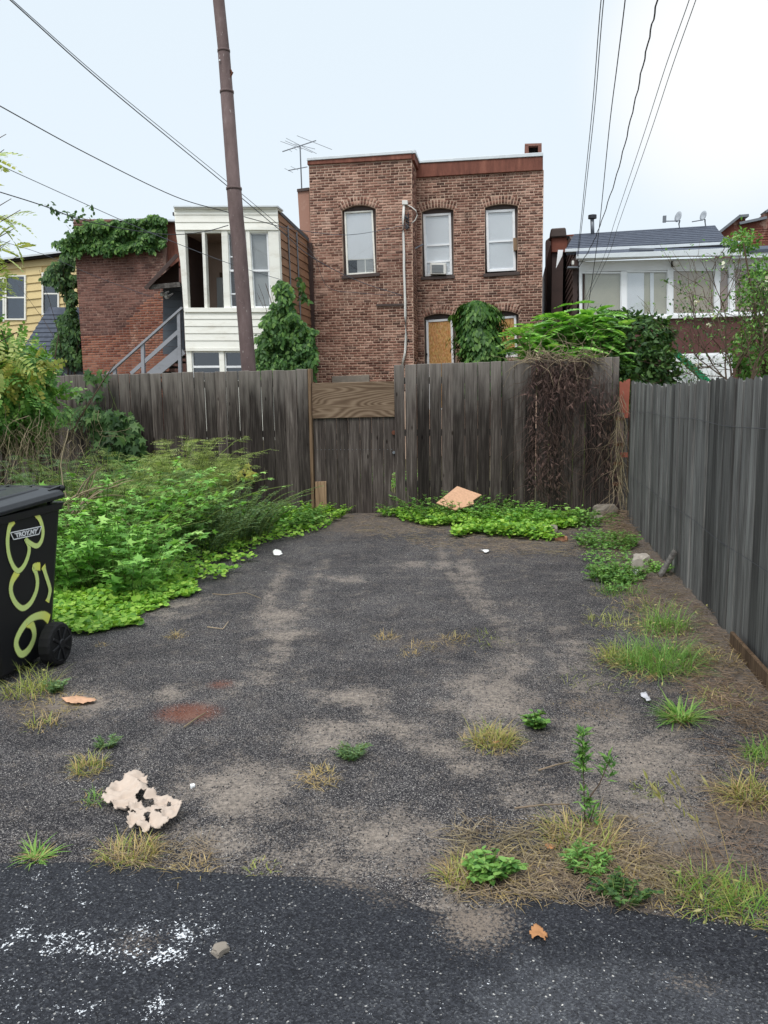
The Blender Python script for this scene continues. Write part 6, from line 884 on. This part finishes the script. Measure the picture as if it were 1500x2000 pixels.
crumple('crumpled_cardboard', [(130, 655), (270, 470), (320, 400), (460, 350), (480, 290), (690, 255), (740, 300), (830, 350), (830, 440), (870, 540), (1050, 610), (1250, 660), (1335, 720), (1310, 850), (1240, 930), (1130, 960), (1140, 1040), (990, 1090), (900, 1080), (850, 1130), (620, 1080), (490, 1020), (540, 920), (650, 905), (540, 850), (530, 790), (350, 740)], [[(640, 640), (740, 570), (790, 580), (760, 660), (900, 680), (910, 790), (830, 785), (700, 700)], [(1075, 740), (1150, 740), (1140, 790), (1100, 800)], [(945, 910), (1020, 895), (1010, 945), (970, 955)], [(695, 420), (725, 420), (720, 455), (700, 460)], [(790, 930), (830, 930), (820, 975), (795, 970)]], (180, 1490), 7.5, 'crumpled torn beige cardboard sheet with holes lying on the gravel', 'cardboard', 'cardboard', .065, .007, .003, 0, .004)
crumple('dry_leaf', [(0, 20), (15, 0), (30, 12), (42, 22), (36, 36), (22, 30), (8, 34)], [], (1030, 1818), 1.0, 'curled dry brown leaf on the dark road', 'leaf', 'dead_leaf', .02, .006, .001, 3, .018); crumple('paper_scrap', [(0, 4), (8, 0), (20, 3), (22, 8), (4, 10)], [], (531, 1078), 1.0, 'small white paper scrap on the gravel near the dark bush', 'paper', 'paper', .02, .012, .001, 4); crumple('plastic_wrapper', [(0, 0), (14, -4), (26, 14), (14, 16)], [], (1248, 1360), 1.0, 'clear crinkled plastic wrapper beside the grass rosette', 'wrapper', 'plastic_film', .012, .007, .001, 5)
crumple('dry_leaf', [(0, 4), (10, 0), (24, 4), (30, 10), (14, 12)], [], (1058, 1655), 1.0, 'tan dead leaf lying in the verge straw', 'leaf', 'dead_leaf', .012, .006, .001, 6); crumple('dry_leaf', [(0, 6), (12, 0), (22, 3), (12, 8)], [], (958, 1450), 1.0, 'tan dead leaf caught in the straw tuft', 'leaf', 'dead_leaf', .01, .006, .001, 7); crumple('cardboard_scrap', [(0, 4), (30, 0), (70, 6), (74, 12), (40, 18), (8, 16)], [], (118, 1362), 1.0, 'flattened tan cardboard scrap beside the bin', 'cardboard', 'particle', .01, .012, .002, 8); crumple('dark_scrap', [(0, 2), (12, 0), (22, 4), (10, 7)], [], (937, 1076), 1.0, 'dark and pale scrap of rubbish at the far end of the pad', 'scrap', 'paper', .02, .012, .001, 9)
A = [P(x, y, Y) for x, y, Y in ((852, 984, 10.36), (893, 951, 10.6), (941, 968, 10.5), (924, 979, 10.42), (926, 986, 10.38), (889, 998, 10.3))]; nrm = (A[1]-A[0]).cross(A[2]-A[0]).normalized()*.02; tag(MB().loft(A, [v-nrm for v in A]).build('particle_board', 'particle', None, bevel=.003), 'square of pinkish particle board tilted in the weeds against the fence', 'board')
def stone(label, px, py, sx, sy, sz, mat='stone', seed=0, grp=None, zoff=0.0):
    import bmesh; c = G(px, py); bm = bmesh.new(); bmesh.ops.create_icosphere(bm, subdivisions=3, radius=1)
    for v in bm.verts: n_ = mnoise.noise(v.co*1.3+Vector((seed*7, 3, seed)))*.45+mnoise.noise(v.co*4+Vector((seed, 9, 1)))*.16; q = v.co*(1+n_); v.co = Vector((max(-.8, min(.8, q.x))*sx, max(-.8, min(.8, q.y))*sy, max(-.7, min(.75, q.z))*sz))
    me = bpy.data.meshes.new('rubble_stone'); bm.to_mesh(me); bm.free(); o = link('rubble_stone', me, mat); z0 = float(pad_z(np.array([c.x]), np.array([c.y]))[0]); o.location = (c.x, c.y, z0+sz*.4+zoff); o.rotation_euler = (0, 0, seed*1.3); return tag(o, label, 'stone', grp)
stone('large pale broken concrete lump at the foot of the grey side fence', 1252, 1112, .16, .1, .1, 'stone', 1); stone('small white stone in front of the large lump', 1238, 1124, .05, .04, .035, 'label_white', 2); stone('pale concrete rubble at the fence foot below the dead vine', 1070, 1010, .16, .1, .07, 'stone', 3); stone('white stone beside the corner post', 1170, 1022, .09, .06, .06, 'stone', 4); stone('grey slab of rubble leaning by the corner post', 1180, 1014, .2, .1, .13, 'concrete', 5); stone('grey rubble lump in the ground cover', 1075, 1044, .14, .1, .09, 'concrete', 6); stone('terracotta brick fragment at the edge of the ground cover', 1096, 1056, .09, .06, .05, 'terracotta', 7); stone('flat brown stone on the dark road', 432, 1868, .03, .025, .018, 'concrete', 8, zoff=.014); stone('white pebble right of the cardboard', 376, 1537, .014, .012, .012, 'label_white', 9)
a, b2 = PX(1288, 1143, XF-.16), PX(1318, 1098, XF-.04); tag(MB().bar((a.x, a.y, .03), (b2.x, b2.y, .26), .09, .025, (1, 0, .2)).build('broken_board', 'wood_grey', None, bevel=.004), 'short broken grey board leaning on the grey side fence by the pale lump', 'board')
tag(MB().loft([Vector((XF-.07, 5.25, 0)), Vector((XF-.045, 5.25, 0)), Vector((XF-.045, 5.25, .12)), Vector((XF-.07, 5.25, .12))], [Vector((XF-.1, 2.2, 0)), Vector((XF-.075, 2.2, 0)), Vector((XF-.075, 2.2, .14)), Vector((XF-.1, 2.2, .14))]).build('edging_board', 'wood_tan', None, bevel=.004), 'long tan edging board lying along the bottom of the grey side fence', 'board')

# ---- more low growth along the right side
bushy('leafy_weed', 'low green weeds beside the large pale lump', 1205, 1135, .05, .22, 60, .2, T_OVATE, .05, 18, 'leaf_mid'); bushy('leafy_weed', 'small green weeds between the rubble and the grey side fence', 1190, 1072, .05, .28, 60, .24, T_OVATE, .055, 18, 'leaf_mid'); bushy('leafy_weed', 'tiny green weed between the pale lump and the leaning board', 1285, 1122, .0, .06, 16, .2, T_OVATE, .05, 12, 'leaf_bright')
tuft('short green grass in front of the pale lump', 1215, 1158, .2, 260, .16, 'grass_green', (.1, 1.0)); tuft('thin wispy grass on the soil behind the foxtails', 1270, 1190, .2, 160, .14, 'grass_lime', (.3, 1.2)); tuft('dry brown grass along the foot of the grey side fence', 1400, 1290, .22, 260, .13, 'grass_dry', (.5, 1.4)); tuft('sparse dry grass right of the foxtail clump', 1420, 1370, .16, 160, .12, 'grass_dry', (.5, 1.4), mix='grass_lime')
tuft('small grass sprigs at the edge of the mid pad', 1165, 1330, .2, 90, .08, 'grass_lime', (.3, 1.2)); tuft('tall dark grass at the fence behind the particle board', 950, 990, .25, 260, .55, 'grass_green', (.05, .7)); tuft('long grass beside the gate foot', 770, 1004, .15, 140, .42, 'grass_green', (.05, .7))
